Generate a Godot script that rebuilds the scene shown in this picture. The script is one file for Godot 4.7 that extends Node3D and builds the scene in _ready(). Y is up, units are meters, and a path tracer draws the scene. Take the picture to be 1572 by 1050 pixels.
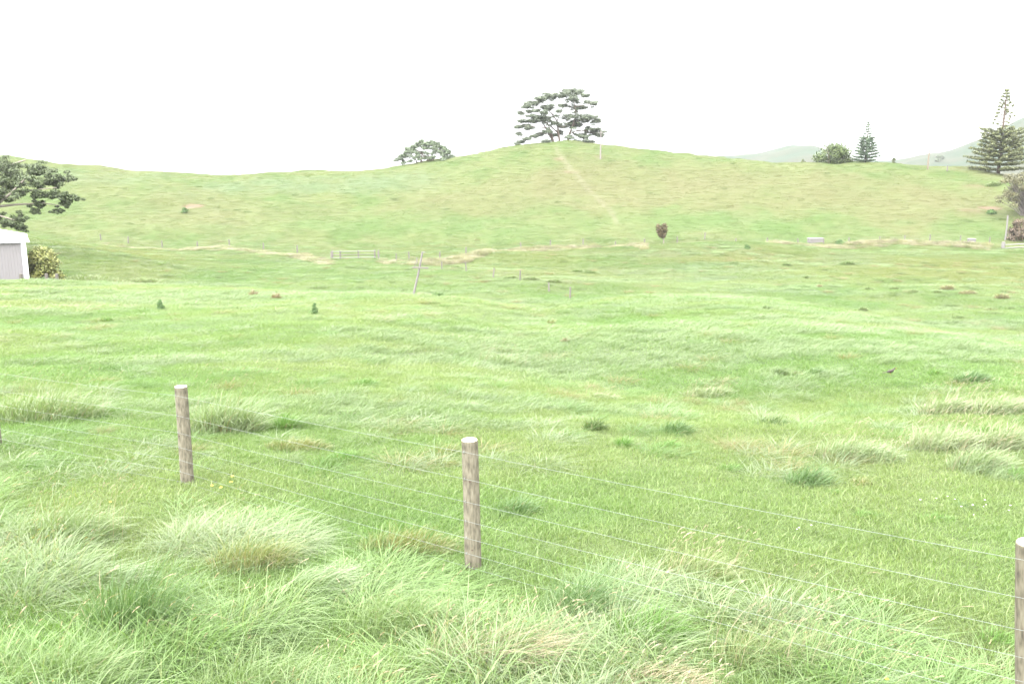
extends Node3D
# A windy, overcast green valley seen over a wire fence. Units are metres, y up, the view looks towards -z.

const EYE := 3.6
# Terrain: for each bearing TH (radians right of straight ahead) the ranges RR and heights HH of its profile.
const TH := [-0.7480, -0.6419, -0.5160, -0.4306, -0.3379, -0.2385, -0.1339, -0.0478, 0.0464, 0.1538, 0.2580, 0.3570, 0.4504, 0.5214, 0.6406, 0.7511]
const RR := [
	[0.5, 8.2, 15.0, 58.9, 81.8, 90.0, 103.7, 114.6, 131.0, 152.8, 174.6, 196.4, 224.4, 241.5, 252.4, 282.4, 347.8, 654.8, 4774.4],
	[0.5, 7.5, 13.7, 53.9, 74.9, 82.4, 94.9, 104.9, 119.9, 139.8, 159.8, 179.7, 205.3, 221.0, 231.0, 258.4, 318.4, 599.3, 4369.6],
	[0.5, 6.9, 12.6, 47.2, 65.5, 72.4, 83.9, 92.0, 110.4, 128.8, 149.5, 168.1, 192.1, 206.8, 216.1, 241.4, 296.6, 551.9, 4024.0],
	[0.4, 6.6, 12.1, 44.4, 61.6, 68.2, 79.2, 88.0, 105.6, 123.2, 147.5, 164.7, 186.9, 200.5, 209.1, 233.3, 286.1, 528.2, 3851.5],
	[0.4, 6.4, 11.7, 39.7, 55.1, 61.5, 72.1, 84.8, 101.8, 118.7, 145.2, 160.9, 181.2, 193.5, 201.4, 224.7, 275.6, 508.8, 3709.7],
	[0.4, 6.2, 11.3, 35.6, 49.4, 55.6, 65.9, 82.3, 98.8, 115.3, 144.1, 159.1, 178.3, 190.1, 197.6, 220.2, 269.6, 494.0, 3601.9],
	[0.4, 6.1, 11.1, 32.7, 45.4, 51.5, 61.6, 80.7, 96.9, 113.0, 143.3, 158.5, 178.2, 190.1, 197.8, 220.0, 268.4, 484.3, 3531.6],
	[0.4, 6.0, 11.0, 29.6, 41.0, 47.1, 57.1, 80.1, 96.1, 112.1, 142.2, 158.4, 179.3, 192.1, 200.2, 222.3, 270.3, 480.5, 3504.0],
	[0.4, 6.0, 11.0, 27.4, 38.0, 44.0, 54.1, 80.1, 96.1, 112.1, 142.2, 159.0, 180.6, 193.8, 202.2, 224.2, 272.3, 480.5, 3503.8],
	[0.4, 6.1, 11.1, 31.3, 43.5, 49.6, 59.7, 81.0, 97.1, 113.3, 141.7, 158.1, 179.2, 192.1, 200.4, 222.6, 271.2, 485.7, 3541.8],
	[0.4, 6.2, 11.4, 31.3, 43.4, 49.6, 60.0, 82.7, 99.3, 115.8, 142.7, 157.2, 175.8, 187.2, 194.4, 217.2, 266.8, 496.4, 3619.8],
	[0.4, 6.4, 11.7, 27.7, 38.4, 44.8, 55.5, 85.4, 102.5, 119.5, 145.2, 158.3, 175.2, 185.5, 192.1, 215.6, 266.8, 512.3, 3735.5],
	[0.4, 6.7, 12.2, 23.2, 32.2, 38.9, 57.8, 88.9, 106.6, 124.4, 146.6, 159.1, 175.1, 184.8, 191.1, 215.5, 268.8, 533.2, 3887.8],
	[0.5, 6.9, 12.7, 20.8, 28.8, 35.8, 60.0, 92.3, 110.7, 129.2, 147.6, 157.9, 171.2, 179.4, 184.5, 209.9, 265.2, 553.6, 4036.3],
	[0.5, 7.5, 13.7, 18.0, 24.9, 32.4, 64.9, 99.8, 119.7, 139.7, 152.2, 161.9, 174.5, 182.2, 187.1, 214.5, 274.4, 598.7, 4365.4],
	[0.5, 8.2, 15.0, 17.1, 23.3, 31.5, 71.1, 109.4, 131.3, 153.2, 161.4, 173.7, 189.4, 199.1, 205.2, 235.3, 301.0, 656.7, 4788.2]]
const HH := [
	[0.62, 0.14, -0.29, -2.91, -4.47, -6.37, -6.61, -6.70, -7.13, -8.12, -7.55, -4.07, 2.51, 6.50, 8.04, 7.14, -0.96, -34.00, -260.00],
	[0.62, 0.14, -0.29, -2.91, -4.47, -6.37, -5.05, -4.42, -4.86, -7.30, -7.83, -4.58, 1.60, 5.35, 6.78, 5.88, -2.22, -34.00, -260.00],
	[0.62, 0.14, -0.29, -2.69, -4.15, -6.05, -6.01, -4.89, -4.58, -7.94, -8.38, -5.62, -0.22, 3.05, 4.27, 3.37, -4.73, -34.00, -260.00],
	[0.62, 0.14, -0.29, -2.70, -4.17, -6.07, -6.60, -5.92, -5.89, -8.25, -9.03, -6.66, -2.00, 0.80, 1.79, 0.89, -7.21, -34.00, -260.00],
	[0.62, 0.14, -0.29, -2.46, -3.85, -5.75, -6.86, -7.03, -7.48, -8.39, -9.51, -7.37, -3.21, -0.75, 0.09, -0.81, -8.91, -34.00, -260.00],
	[0.62, 0.14, -0.29, -2.18, -3.45, -5.35, -6.78, -7.29, -7.87, -8.42, -9.99, -7.69, -3.29, -0.70, 0.19, -0.71, -8.81, -34.00, -260.00],
	[0.62, 0.14, -0.29, -1.98, -3.17, -5.07, -6.70, -7.31, -7.90, -8.42, -10.29, -7.65, -2.65, 0.30, 1.33, 0.43, -7.67, -34.00, -260.00],
	[0.62, 0.14, -0.29, -1.69, -2.75, -4.65, -6.59, -7.31, -7.90, -8.42, -10.19, -7.02, -1.01, 2.59, 3.90, 3.00, -5.10, -34.00, -260.00],
	[0.62, 0.14, -0.29, -1.53, -2.53, -4.43, -6.51, -7.31, -7.90, -8.41, -9.89, -6.12, 0.95, 5.20, 6.80, 5.90, -2.20, -34.00, -260.00],
	[0.62, 0.14, -0.29, -1.84, -2.96, -4.86, -6.65, -7.31, -7.88, -7.55, -9.40, -6.26, -0.31, 3.26, 4.57, 3.67, -4.43, -34.00, -260.00],
	[0.62, 0.14, -0.29, -1.79, -2.90, -4.80, -6.62, -7.31, -7.87, -7.44, -9.01, -6.29, -1.27, 1.67, 2.72, 1.82, -6.28, -34.00, -260.00],
	[0.62, 0.14, -0.29, -1.47, -2.47, -3.97, -6.45, -7.31, -7.90, -8.40, -8.93, -6.22, -1.38, 1.40, 2.38, 1.48, -6.62, -34.00, -260.00],
	[0.62, 0.14, -0.29, -1.03, -1.87, -3.37, -6.45, -7.31, -7.90, -8.42, -8.75, -6.26, -1.88, 0.63, 1.49, 0.59, -7.51, -34.00, -260.00],
	[0.62, 0.14, -0.29, -0.83, -1.62, -3.12, -6.45, -7.31, -7.90, -8.42, -8.65, -6.82, -3.66, -1.91, -1.35, -2.25, -10.35, -34.00, -260.00],
	[0.62, 0.14, -0.29, -0.56, -1.32, -2.82, -6.45, -7.31, -7.90, -8.42, -8.33, -6.89, -4.38, -3.02, -2.61, -3.51, -11.61, -34.00, -260.00],
	[0.62, 0.14, -0.29, -0.38, -1.14, -2.64, -6.45, -7.31, -7.90, -8.42, -7.94, -6.65, -4.30, -2.99, -2.61, -3.51, -11.61, -34.00, -260.00]]
# How far out (bearing, range) the long roadside grass reaches.
const LONG := [Vector2(-0.635, 14.54), Vector2(-0.534, 12.09), Vector2(-0.449, 10.25), Vector2(-0.354, 9.49), Vector2(-0.230, 8.14), Vector2(-0.172, 7.55), Vector2(-0.066, 7.30), Vector2(0.057, 7.37), Vector2(0.162, 8.04), Vector2(0.274, 7.41), Vector2(0.380, 6.85), Vector2(0.449, 6.46), Vector2(0.556, 6.31), Vector2(0.627, 6.42)]
const TAN := Vector3(0.150, 0.145, 0.078)
const TANV := Vector3(0.138, 0.136, 0.072)
const FRESH := Vector3(0.100, 0.158, 0.056)
const SILVER := Vector3(0.132, 0.172, 0.108)  # silvery grass; also the painted highlight on crest lips
const SLOPE_SHADE := Vector3(0.088, 0.142, 0.050)  # darker green that paints shade on slopes below the crests
const GOLD := Vector3(0.140, 0.150, 0.055)
const SOIL := Vector3(0.200, 0.145, 0.112)
const PALE := Vector3(0.200, 0.190, 0.135)
# Patches of other cover, plus painted light and shade along the folds: x, z, half width across, half length away, colour, share.
var PATCH := [
	[21.3, -173.6, 23.1, 16.5, TAN, 0.70],
	[4.0, -168.6, 23.8, 13.1, TAN, 0.52],
	[41.1, -169.5, 21.3, 15.5, TAN, 0.65],
	[58.1, -160.3, 19.1, 12.5, TAN, 0.70],
	[70.4, -149.9, 13.7, 13.5, TAN, 0.70],
	[-12.4, -164.7, 12.8, 9.2, TAN, 0.47],
	[-40.4, -160.2, 12.5, 6.2, TAN, 0.38],
	[-56.5, -164.4, 11.0, 12.7, TAN, 0.52],
	[-25.1, -156.4, 16.6, 7.4, FRESH, 0.50],
	[1.5, -154.4, 28.5, 7.0, FRESH, 0.50],
	[38.4, -148.3, 23.2, 7.6, FRESH, 0.60],
	[70.2, -138.2, 6.9, 8.5, FRESH, 0.70],
	[11.9, -180.8, 7.6, 10.8, TAN, 0.47],
	[-42.5, -179.7, 23.9, 7.0, SILVER, 0.60],
	[-79.9, -178.8, 15.1, 7.4, SILVER, 0.40],
	[-23.5, -179.3, 11.4, 5.9, SILVER, 0.50],
	[-56.9, -163.3, 2.0, 1.3, SOIL, 1.00],
	[76.8, -147.9, 2.1, 0.9, SOIL, 0.90],
	[73.5, -147.4, 1.7, 0.9, SOIL, 0.60],
	[11.4, -180.1, 1.4, 0.8, SOIL, 0.70],
	[9.2, -187.0, 1.2, 0.7, SOIL, 0.70],
	[17.8, -188.4, 1.6, 0.7, SOIL, 0.60],
	[80.0, -157.9, 3.8, 0.7, SOIL, 0.50],
	[9.2, -191.9, 0.4, 2.9, PALE, 0.62],
	[9.7, -189.5, 0.4, 2.5, PALE, 0.62],
	[10.1, -187.4, 0.4, 2.3, PALE, 0.62],
	[10.6, -185.5, 0.4, 2.2, PALE, 0.62],
	[11.0, -183.7, 0.4, 2.1, PALE, 0.62],
	[11.5, -181.9, 0.4, 2.2, PALE, 0.62],
	[11.9, -180.1, 0.4, 2.2, PALE, 0.62],
	[12.4, -178.3, 0.4, 2.1, PALE, 0.62],
	[12.8, -176.6, 0.4, 2.1, PALE, 0.62],
	[13.3, -174.9, 0.4, 2.0, PALE, 0.62],
	[13.8, -173.3, 0.4, 2.0, PALE, 0.62],
	[14.2, -171.6, 0.4, 1.9, PALE, 0.62],
	[14.7, -170.0, 0.4, 1.9, PALE, 0.62],
	[15.1, -168.4, 0.4, 1.9, PALE, 0.62],
	[15.4, -166.8, 0.4, 1.9, PALE, 0.62],
	[15.8, -165.2, 0.4, 1.9, PALE, 0.62],
	[16.1, -163.6, 0.4, 2.0, PALE, 0.62],
	[16.4, -161.9, 0.4, 2.0, PALE, 0.62],
	[16.7, -160.2, 0.4, 2.1, PALE, 0.62],
	[17.0, -158.4, 0.4, 2.1, PALE, 0.62],
	[17.3, -156.7, 0.4, 2.0, PALE, 0.62],
	[17.5, -155.0, 0.4, 2.0, PALE, 0.62],
	[17.8, -153.3, 0.3, 1.9, PALE, 0.62],
	[-46.7, -107.8, 8.4, 29.0, GOLD, 0.80],
	[-43.6, -90.4, 3.9, 6.7, SILVER, 0.40],
	[23.8, -106.2, 15.0, 7.9, TANV, 0.55],
	[36.9, -100.3, 18.0, 21.5, GOLD, 0.60],
	[49.3, -96.2, 9.3, 20.0, GOLD, 0.70],
	[7.2, -87.4, 11.7, 13.9, TANV, 0.50],
	[15.9, -83.8, 10.0, 9.9, SILVER, 0.40],
	[-2.6, -77.4, 7.2, 6.0, FRESH, 0.50],
	[-2.0, -107.2, 11.3, 10.6, GOLD, 0.50],
	[-18.0, -87.6, 12.3, 13.2, FRESH, 0.50],
	[12.3, -31.2, 5.4, 3.3, TANV, 0.55],
	[12.3, -25.1, 2.2, 2.2, SILVER, 0.60],
	[21.2, -94.2, 7.5, 5.5, SILVER, 0.50],
	[39.1, -106.4, 4.5, 13.0, SILVER, 0.50],
	[2.8, -36.8, 1.2, 1.8, SILVER, 0.75],  # this run of strips paints a highlight along the right crest
	[7.8, -68.4, 2.2, 1.5, SILVER, 0.75],
	[6.1, -39.3, 1.3, 1.7, SILVER, 0.75],
	[7.6, -39.3, 1.3, 2.0, SILVER, 0.75],
	[9.2, -39.2, 1.3, 2.1, SILVER, 0.75],
	[10.4, -38.1, 1.2, 1.6, SILVER, 0.75],
	[11.5, -36.5, 1.2, 1.9, SILVER, 0.75],
	[12.2, -34.6, 1.1, 1.5, SILVER, 0.75],
	[13.0, -33.0, 1.1, 1.9, SILVER, 0.75],
	[13.2, -30.3, 1.0, 1.5, SILVER, 0.75],
	[13.3, -28.0, 0.9, 1.1, SILVER, 0.75],
	[13.6, -26.3, 0.9, 1.0, SILVER, 0.75],
	[13.9, -24.9, 0.8, 1.0, SILVER, 0.75],
	[-10.9, -43.7, 1.4, 2.0, SILVER, 0.75],  # painted highlight continues along the left crest
	[-9.0, -43.0, 1.4, 2.0, SILVER, 0.75],
	[-7.2, -42.1, 1.4, 1.9, SILVER, 0.75],
	[-5.4, -41.1, 1.3, 1.9, SILVER, 0.75],
	[-3.6, -39.3, 1.3, 1.7, SILVER, 0.75],
	[-1.9, -37.6, 1.2, 1.6, SILVER, 0.75],
	[-0.4, -36.7, 1.2, 1.7, SILVER, 0.75],
	[1.0, -36.2, 1.2, 1.8, SILVER, 0.75],
	[6.2, -32.5, 4.0, 3.1, SLOPE_SHADE, 0.60],  # these darker bands paint shade on the slopes facing the viewer
	[10.3, -25.2, 2.2, 2.3, SLOPE_SHADE, 0.50],
	[-1.9, -29.7, 2.8, 2.0, SLOPE_SHADE, 0.60],
	[1.3, -24.6, 1.4, 1.5, SLOPE_SHADE, 0.50],
	[-8.6, -24.3, 5.4, 6.8, FRESH, 0.35],
	[6.7, -29.4, 5.3, 6.1, FRESH, 0.50],
	[-2.1, -34.1, 3.7, 3.4, SILVER, 0.50],  # broader painted highlight near the left crest
	[-11.3, -40.5, 8.1, 3.9, SILVER, 0.50],
	[5.9, -38.2, 4.4, 2.1, SILVER, 0.60],  # broader painted highlight on the right crest
	[-11.3, -29.1, 5.4, 2.5, SILVER, 0.40],
	[1.0, -20.5, 2.4, 2.0, SILVER, 0.40],
	[8.8, -20.2, 3.2, 2.5, FRESH, 0.40],
]
# Grass clumps: x, z, width, height, kind, name, label.
const CLUMPS := [
	[-4.42, -8.39, 1.21, 0.54, "rush", "grass_clump", "big silvery grass clump before the fence at the left edge, olive at its foot"],
	[-2.33, -7.56, 0.87, 0.46, "olive", "grass_clump", "grass clump with a yellow-brown heart, lower left between the two left posts"],
	[-0.97, -8.02, 1.04, 0.34, "olive", "grass_clump", "flattened grass tussock with brown dead stems left of the middle fence post"],
	[-0.85, -6.30, 0.93, 0.47, "lush", "grass_clump", "tall blue-green tussock with dark shaded heart, bottom centre left of the middle post"],
	[-2.85, -6.30, 0.74, 0.54, "deep", "grass_clump", "upright dark-hearted tussock rising in the lower left corner area"],
	[-0.12, -5.82, 1.00, 0.41, "straw", "grass_clump", "mat of pinkish dead seed stems combed over at bottom centre"],
	[0.49, -6.54, 0.56, 0.38, "deep", "grass_clump", "fresh dark green tussock at bottom centre right of the middle fence post"],
	[1.65, -7.44, 0.69, 0.31, "stalks", "grass_clump", "cluster of pinkish seed heads waving under the wires right of middle post"],
	[-2.95, -5.36, 0.98, 0.47, "lush", "grass_clump", "broad-bladed pale green grass filling the bottom left corner"],
	[-1.65, -5.32, 0.97, 0.46, "lush", "grass_clump", "broad pale blades at the bottom edge left of centre, beside dark-hearted tussock"],
	[-0.94, -5.41, 0.64, 0.26, "olive", "grass_clump", "low dark green tussock with brown stems at the bottom edge left of centre"],
	[0.98, -6.08, 0.57, 0.31, "green", "grass_clump", "bright green tussock at bottom, right of the pinkish mat of dead stems"],
	[1.80, -5.82, 0.87, 0.39, "stalks", "grass_clump", "thin grey-green grass with pale stalks at bottom right before the fence"],
	[0.95, -5.36, 0.72, 0.23, "straw", "grass_clump", "pale straw-coloured grass at the bottom edge right of centre"],
	[-3.57, -7.28, 0.90, 0.28, "silver", "grass_clump", "silvery flattened leaves, left foreground below the left-edge clump"],
	[2.31, -5.36, 0.64, 0.25, "silver", "grass_clump", "pale grass tuft at the bottom edge near the right fence post"],
	[-1.67, -7.06, 0.65, 0.33, "silver", "grass_clump", "silvery windblown tuft left of the blue-green tussock at bottom centre"],
	[-7.65, -14.31, 2.02, 0.66, "rush", "grass_clump", "long grey grass patch behind the fence at the left edge"],
	[-4.37, -13.33, 1.19, 0.79, "rush", "grass_clump", "tall grass patch with pale stalks just behind the left fence post"],
	[-3.50, -13.46, 0.40, 0.24, "green", "grass_clump", "small fresh green tuft at the end of the tall patch behind left post"],
	[-3.00, -12.15, 1.04, 0.25, "olive", "grass_clump", "low olive tussock lying between the left and middle fence posts, farther side"],
	[-2.24, -11.59, 0.43, 0.12, "green", "grass_clump", "flat green tuft just right of the low olive tussock"],
	[-0.81, -11.21, 0.27, 0.17, "olive", "grass_clump", "small brownish tuft touching the left side of the middle fence post"],
	[0.03, -9.27, 0.49, 0.18, "deep", "grass_clump", "lush green tuft right beside the middle fence post"],
	[1.24, -13.30, 0.36, 0.20, "dark", "grass_clump", "round dark green tuft in mid field, left one of the row behind wires"],
	[1.56, -12.25, 0.24, 0.16, "green", "grass_clump", "bright upright green tuft below the round dark one in mid field"],
	[2.47, -13.26, 0.51, 0.18, "deep", "grass_clump", "blue-green tuft in mid field between two round dark tufts"],
	[2.20, -12.29, 0.39, 0.11, "green", "grass_clump", "flat bright green tuft below the blue-green one in mid field"],
	[4.13, -14.02, 0.52, 0.22, "dark", "grass_clump", "dark round tuft with brown base, right of centre in mid field"],
	[3.57, -10.47, 0.57, 0.22, "deep", "grass_clump", "green tuft at the front left of the big grey rush patch on right"],
	[4.20, -10.41, 0.33, 0.17, "olive", "grass_clump", "olive tuft with brown stems at the front of the grey rush patch"],
	[4.47, -11.63, 1.04, 0.42, "rush", "grass_clump", "left part of the big grey rush patch on the right"],
	[4.84, -11.41, 0.60, 0.26, "rush", "grass_clump", "middle part of the big grey rush patch on the right"],
	[5.87, -10.96, 0.78, 0.49, "rush", "grass_clump", "dark-based grey rush clump nearest the right edge"],
	[5.85, -11.98, 1.16, 0.45, "pale", "grass_clump", "pale seeding grass behind the dark-based rush clump at right"],
	[6.74, -12.05, 0.99, 0.54, "pale", "grass_clump", "pale seeding grass at the right edge, above the rush clump"],
	[6.12, -10.56, 0.32, 0.16, "green", "grass_clump", "small green tuft at the right edge below the rush patch"],
	[2.78, -11.08, 0.35, 0.08, "green", "grass_clump", "flat green tuft alone in the short grass right of centre"],
	[7.55, -15.39, 1.02, 0.48, "pale", "grass_clump", "upper pale grass patch right, its left half"],
	[8.35, -15.17, 1.35, 0.47, "pale", "grass_clump", "upper pale grass patch right, at the frame edge"],
	[9.57, -18.51, 0.84, 0.22, "deep", "grass_clump", "low spreading green tuft above the upper pale grass patch at right"],
	[9.27, -19.39, 0.37, 0.11, "green", "grass_clump", "tiny green tuft left of the low spreading one at upper right"],
	[6.16, -20.44, 0.30, 0.15, "dark", "grass_clump", "tiny dark green tuft, left of three in a row right of centre"],
	[6.56, -20.55, 0.33, 0.14, "olive", "grass_clump", "tiny brownish tuft, middle of three in a row right of centre"],
	[7.01, -20.45, 0.36, 0.15, "deep", "grass_clump", "tiny grey-green tuft, right of three in a row right of centre"],
	[4.25, -19.18, 1.27, 0.25, "pale", "grass_clump", "pale feathery grass left of the three tiny tufts in a row"],
	[1.83, -17.94, 0.84, 0.20, "pale", "grass_clump", "pale feathery grass in the middle of the field"],
	[-0.27, -23.45, 1.40, 0.43, "rush", "grass_clump", "isolated long grass patch in the middle distance left of centre"],
	[-0.44, -29.10, 0.27, 0.19, "rush", "grass_clump", "little grey tuft above the isolated long grass patch"],
	[1.52, -26.14, 0.21, 0.15, "brown", "grass_clump", "small brown dead tuft right of the isolated long grass patch"],
	[9.89, -34.87, 0.35, 0.18, "dark", "grass_clump", "tiny dark tuft on top of the right-hand rise"],
	[-14.03, -35.90, 0.36, 0.36, "weed", "weed", "small dark conical weed standing in the left field"],
	[-6.79, -30.90, 0.29, 0.34, "weed", "weed", "small dark upright weed in the left field, right of the conical one"],
	[-12.57, -43.81, 0.44, 0.28, "brown", "grass_clump", "left one of two brown dead tussocks on the left crest"],
	[-10.73, -40.95, 0.38, 0.27, "brown", "grass_clump", "right one of two brown dead tussocks on the left crest"],
	[-13.82, -30.59, 0.40, 0.16, "green", "grass_clump", "tiny green tuft low in the left field below the shed"],
	[-15.90, -36.88, 1.23, 0.24, "pale", "grass_clump", "pale tuft streak in the left field below the shed"],
	[6.77, -16.15, 0.12, 0.08, "dark", "grass_clump", "tiny dark tuft left of the upper pale grass patch at right"],
	[7.28, -13.49, 0.44, 0.12, "green", "grass_clump", "green tuft between the two pale grass patches at the right edge"],
	[1.43, -33.57, 0.32, 0.29, "olive", "grass_clump", "pinkish based weed in the dip between the two rises"],
	[35.10, -73.00, 1.16, 0.53, "brown", "reed_tussock", "left brown reed tussock on the valley floor at right"],
	[35.37, -70.12, 1.42, 0.40, "brown", "reed_tussock", "middle low brown reed tussock on the valley floor at right"],
	[36.82, -67.80, 1.08, 0.49, "brown", "reed_tussock", "right brown reed tussock on the valley floor at right"],
	[25.91, -76.22, 0.49, 0.27, "brown", "reed_tussock", "tiny brown tussock on the valley floor left of the reed tussocks"],
	[27.13, -83.50, 0.42, 0.36, "dark", "grass_clump", "tiny dark tuft alone on the yellow valley floor"],
	[22.89, -65.15, 0.42, 0.28, "dark", "grass_clump", "tiny tuft beyond the crest of the right-hand rise"],
	[24.75, -63.45, 0.60, 0.37, "dark", "grass_clump", "dark tuft beyond the crest at right, larger than its neighbour"],
	[29.36, -74.36, 0.75, 0.32, "dark", "grass_clump", "dark rush tuft in the row left of the brown reed tussocks, leftmost"],
	[31.77, -75.25, 0.87, 0.33, "dark", "grass_clump", "dark rush tuft in the row left of the brown reed tussocks, second"],
	[31.70, -71.35, 0.82, 0.31, "dark", "grass_clump", "dark rush tuft in the row below the brown reed tussocks"],
	[33.46, -70.93, 0.61, 0.26, "dark", "grass_clump", "tiny dark rush tuft just under the left brown reed tussock"],
	[28.87, -58.20, 0.93, 0.25, "deep", "grass_clump", "green rush tuft in the hollow at lower right of the valley"],
	[33.08, -62.25, 0.45, 0.23, "dark", "grass_clump", "tiny rush tuft at right, below the right reed tussock"],
	[34.42, -62.24, 0.63, 0.27, "deep", "grass_clump", "green rush tuft by the right edge of the valley floor"],
	[28.90, -111.81, 0.80, 0.48, "weed", "shrub", "dark shrub on the bank at the valley's far side"],
	[48.54, -135.05, 1.44, 0.58, "weed", "shrub", "dark low shrub beside the concrete trough"],
	[-0.06, -81.54, 1.41, 0.41, "dark", "grass_clump", "rush row left of the old valley fence, first tuft"],
	[1.68, -80.37, 1.50, 0.40, "dark", "grass_clump", "rush row by the old valley fence, second tuft"],
	[3.60, -78.19, 1.46, 0.34, "dark", "grass_clump", "rush row by the old valley fence, third tuft"],
	[-3.38, -41.08, 0.53, 0.24, "deep", "grass_clump", "green tuft at the foot of the leaning pole, right side"],
	[-5.81, -94.13, 1.35, 0.41, "deep", "grass_clump", "green tuft behind the old fence, right of the leaning pole's top"],
	[27.11, -99.87, 2.86, 0.43, "pale", "grass_clump", "pale rush streak on the valley floor, right of the small tree"],
	[7.74, -90.56, 1.82, 0.39, "deep", "grass_clump", "green rush tuft on the valley floor, right of the old fence end"],
	[6.66, -91.92, 1.32, 0.33, "deep", "grass_clump", "smaller green rush tuft beside another on the valley floor"],
	[29.45, -97.37, 0.98, 0.42, "deep", "grass_clump", "green tuft on the slope beneath the trough"],
	[37.37, -101.51, 1.75, 0.58, "deep", "grass_clump", "bluish green tuft at the left of the pale bank on the right"],
	[-56.80, -159.43, 1.24, 0.79, "weed", "shrub", "dark shrub below the bare soil scar on left hill"],
	[75.87, -145.29, 1.44, 0.62, "weed", "shrub", "dark shrub below the bare soil on the right hill"],
	[82.34, -158.19, 2.67, 0.67, "dark", "grass_clump", "dark grass under the tall norfolk pine on the right hill"],
	[3.75, -10.07, 0.23, 0.06, "green", "grass_clump", "low green tuft in front of the olive tuft, right field"],
	[3.76, -9.13, 0.28, 0.08, "green", "grass_clump", "low green tuft under the top wire at right"],
	[4.42, -8.91, 0.41, 0.07, "green", "grass_clump", "broad low green tuft by the white daisies at right"],
	[4.92, -9.36, 0.35, 0.07, "deep", "grass_clump", "low dark green tuft above the white daisies at right"],
	[0.87, -7.59, 0.23, 0.08, "deep", "grass_clump", "dark green tuft under the wires right of middle post"],
	[2.87, -6.63, 0.21, 0.08, "green", "grass_clump", "fresh green tuft between the lower wires at right"],
	[3.53, -6.08, 0.28, 0.11, "green", "grass_clump", "fresh green tuft left of the right fence post"],
	[-33.93, -74.16, 5.87, 0.69, "pale", "grass_clump", "pale silvery grass strip right of the shed, nearer half"],
	[-30.54, -76.11, 3.28, 0.60, "pale", "grass_clump", "pale silvery grass strip right of the shed, farther right half"],
	[2.64, -15.99, 0.47, 0.14, "silver", "grass_clump", "faint silvery tuft in the mid field, above the row of round tufts"],
	[-4.25, -11.70, 0.53, 0.12, "silver", "grass_clump", "silvery flattened grass at the foot of the left fence post, right side"],
	[-2.96, -17.82, 0.66, 0.12, "green", "grass_clump", "small flat green tuft in the open field above the left wires"],
	[-1.66, -15.39, 0.68, 0.11, "silver", "grass_clump", "thin silvery streak of grass in the open field left of centre"],
]
const VC := 0.4            # vertex colours are stored as base colour / VC

const NT := 321
const NR := 640
const T0 := -0.80
const T1 := 0.80
const R0 := 0.5
const R1 := 3600.0
var table := PackedFloat32Array()
var rng := RandomNumberGenerator.new()
var n_fine := FastNoiseLite.new()
var n_roll := FastNoiseLite.new()
var n_patch := FastNoiseLite.new()
var n_step := FastNoiseLite.new()
var used := {}


func _ready() -> void:
	rng.seed = 20417
	# ---- camera, sky, sun, exposure
	var cam := Camera3D.new()
	cam.name = "camera"
	cam.fov = 2.0 * rad_to_deg(atan(525.0 / 1400.0))
	cam.near = 0.05
	cam.far = 9000.0
	cam.position = Vector3(0, EYE, 0)
	cam.rotation_degrees = Vector3(-11.5, 0, 0)
	add_child(cam)
	var env := Environment.new()
	env.background_mode = Environment.BG_SKY
	var sm := ProceduralSkyMaterial.new()
	sm.sky_top_color = Color(0.245, 0.25, 0.258).linear_to_srgb()
	sm.sky_horizon_color = Color(0.058, 0.0585, 0.0595).linear_to_srgb()
	sm.sky_curve = 0.6
	sm.ground_bottom_color = Color(0.055, 0.056, 0.056).linear_to_srgb()
	sm.ground_horizon_color = Color(0.055, 0.056, 0.056).linear_to_srgb()
	sm.sun_angle_max = 1.0
	var sky := Sky.new()
	sky.sky_material = sm
	env.sky = sky
	env.tonemap_mode = Environment.TONE_MAPPER_LINEAR
	env.tonemap_exposure = 23.5
	env.sdfgi_enabled = true
	env.ssao_enabled = true
	env.ssil_enabled = true
	env.fog_enabled = true
	env.fog_density = 0.0001
	env.fog_light_color = Color(0.95, 0.97, 1.0)
	var we := WorldEnvironment.new()
	we.name = "world_environment"
	we.environment = env
	add_child(we)
	var sun := DirectionalLight3D.new()
	sun.name = "sun"
	sun.light_energy = 0.34
	sun.light_color = Color(1.0, 0.985, 0.96)
	sun.light_angular_distance = 95.0
	sun.shadow_enabled = true
	sun.rotation_degrees = Vector3(-62, -40, 0)
	add_child(sun)

	# ---- ground and hills
	setup_noise()
	make_table()
	build_ground()
	build_far_hills()

	# ---- trees and buildings
	build_shed()
	build_trees()

	# ---- fences, poles and small things
	build_near_fence()
	build_valley_things()

	# ---- grass
	build_clumps()
	build_grass()
	build_flowers()
	build_bird()


# ------------------------------------------------------------------ naming
func numbered(called: String) -> String:
	var k: int = used.get(called, 0)
	used[called] = k + 1
	return called if k == 0 else "%s_%03d" % [called, k]


func thing(called: String, label: String, category: String, at: Vector3, group := "") -> Node3D:
	var o := Node3D.new()
	o.name = numbered(called)
	o.position = at
	tag(o, label, category, group)
	add_child(o, true)
	return o


func tag(o: Node, label: String, category: String, group := "") -> void:
	o.set_meta("label", label)
	o.set_meta("category", category)
	if group != "":
		o.set_meta("group", group)


func part(called: String, m: Mesh, mat: Material, parent: Node, at := Vector3.ZERO) -> MeshInstance3D:
	var o := MeshInstance3D.new()
	o.name = called if parent != self else numbered(called)
	o.mesh = m
	o.material_override = mat
	o.position = at
	parent.add_child(o, true)
	return o


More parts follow.
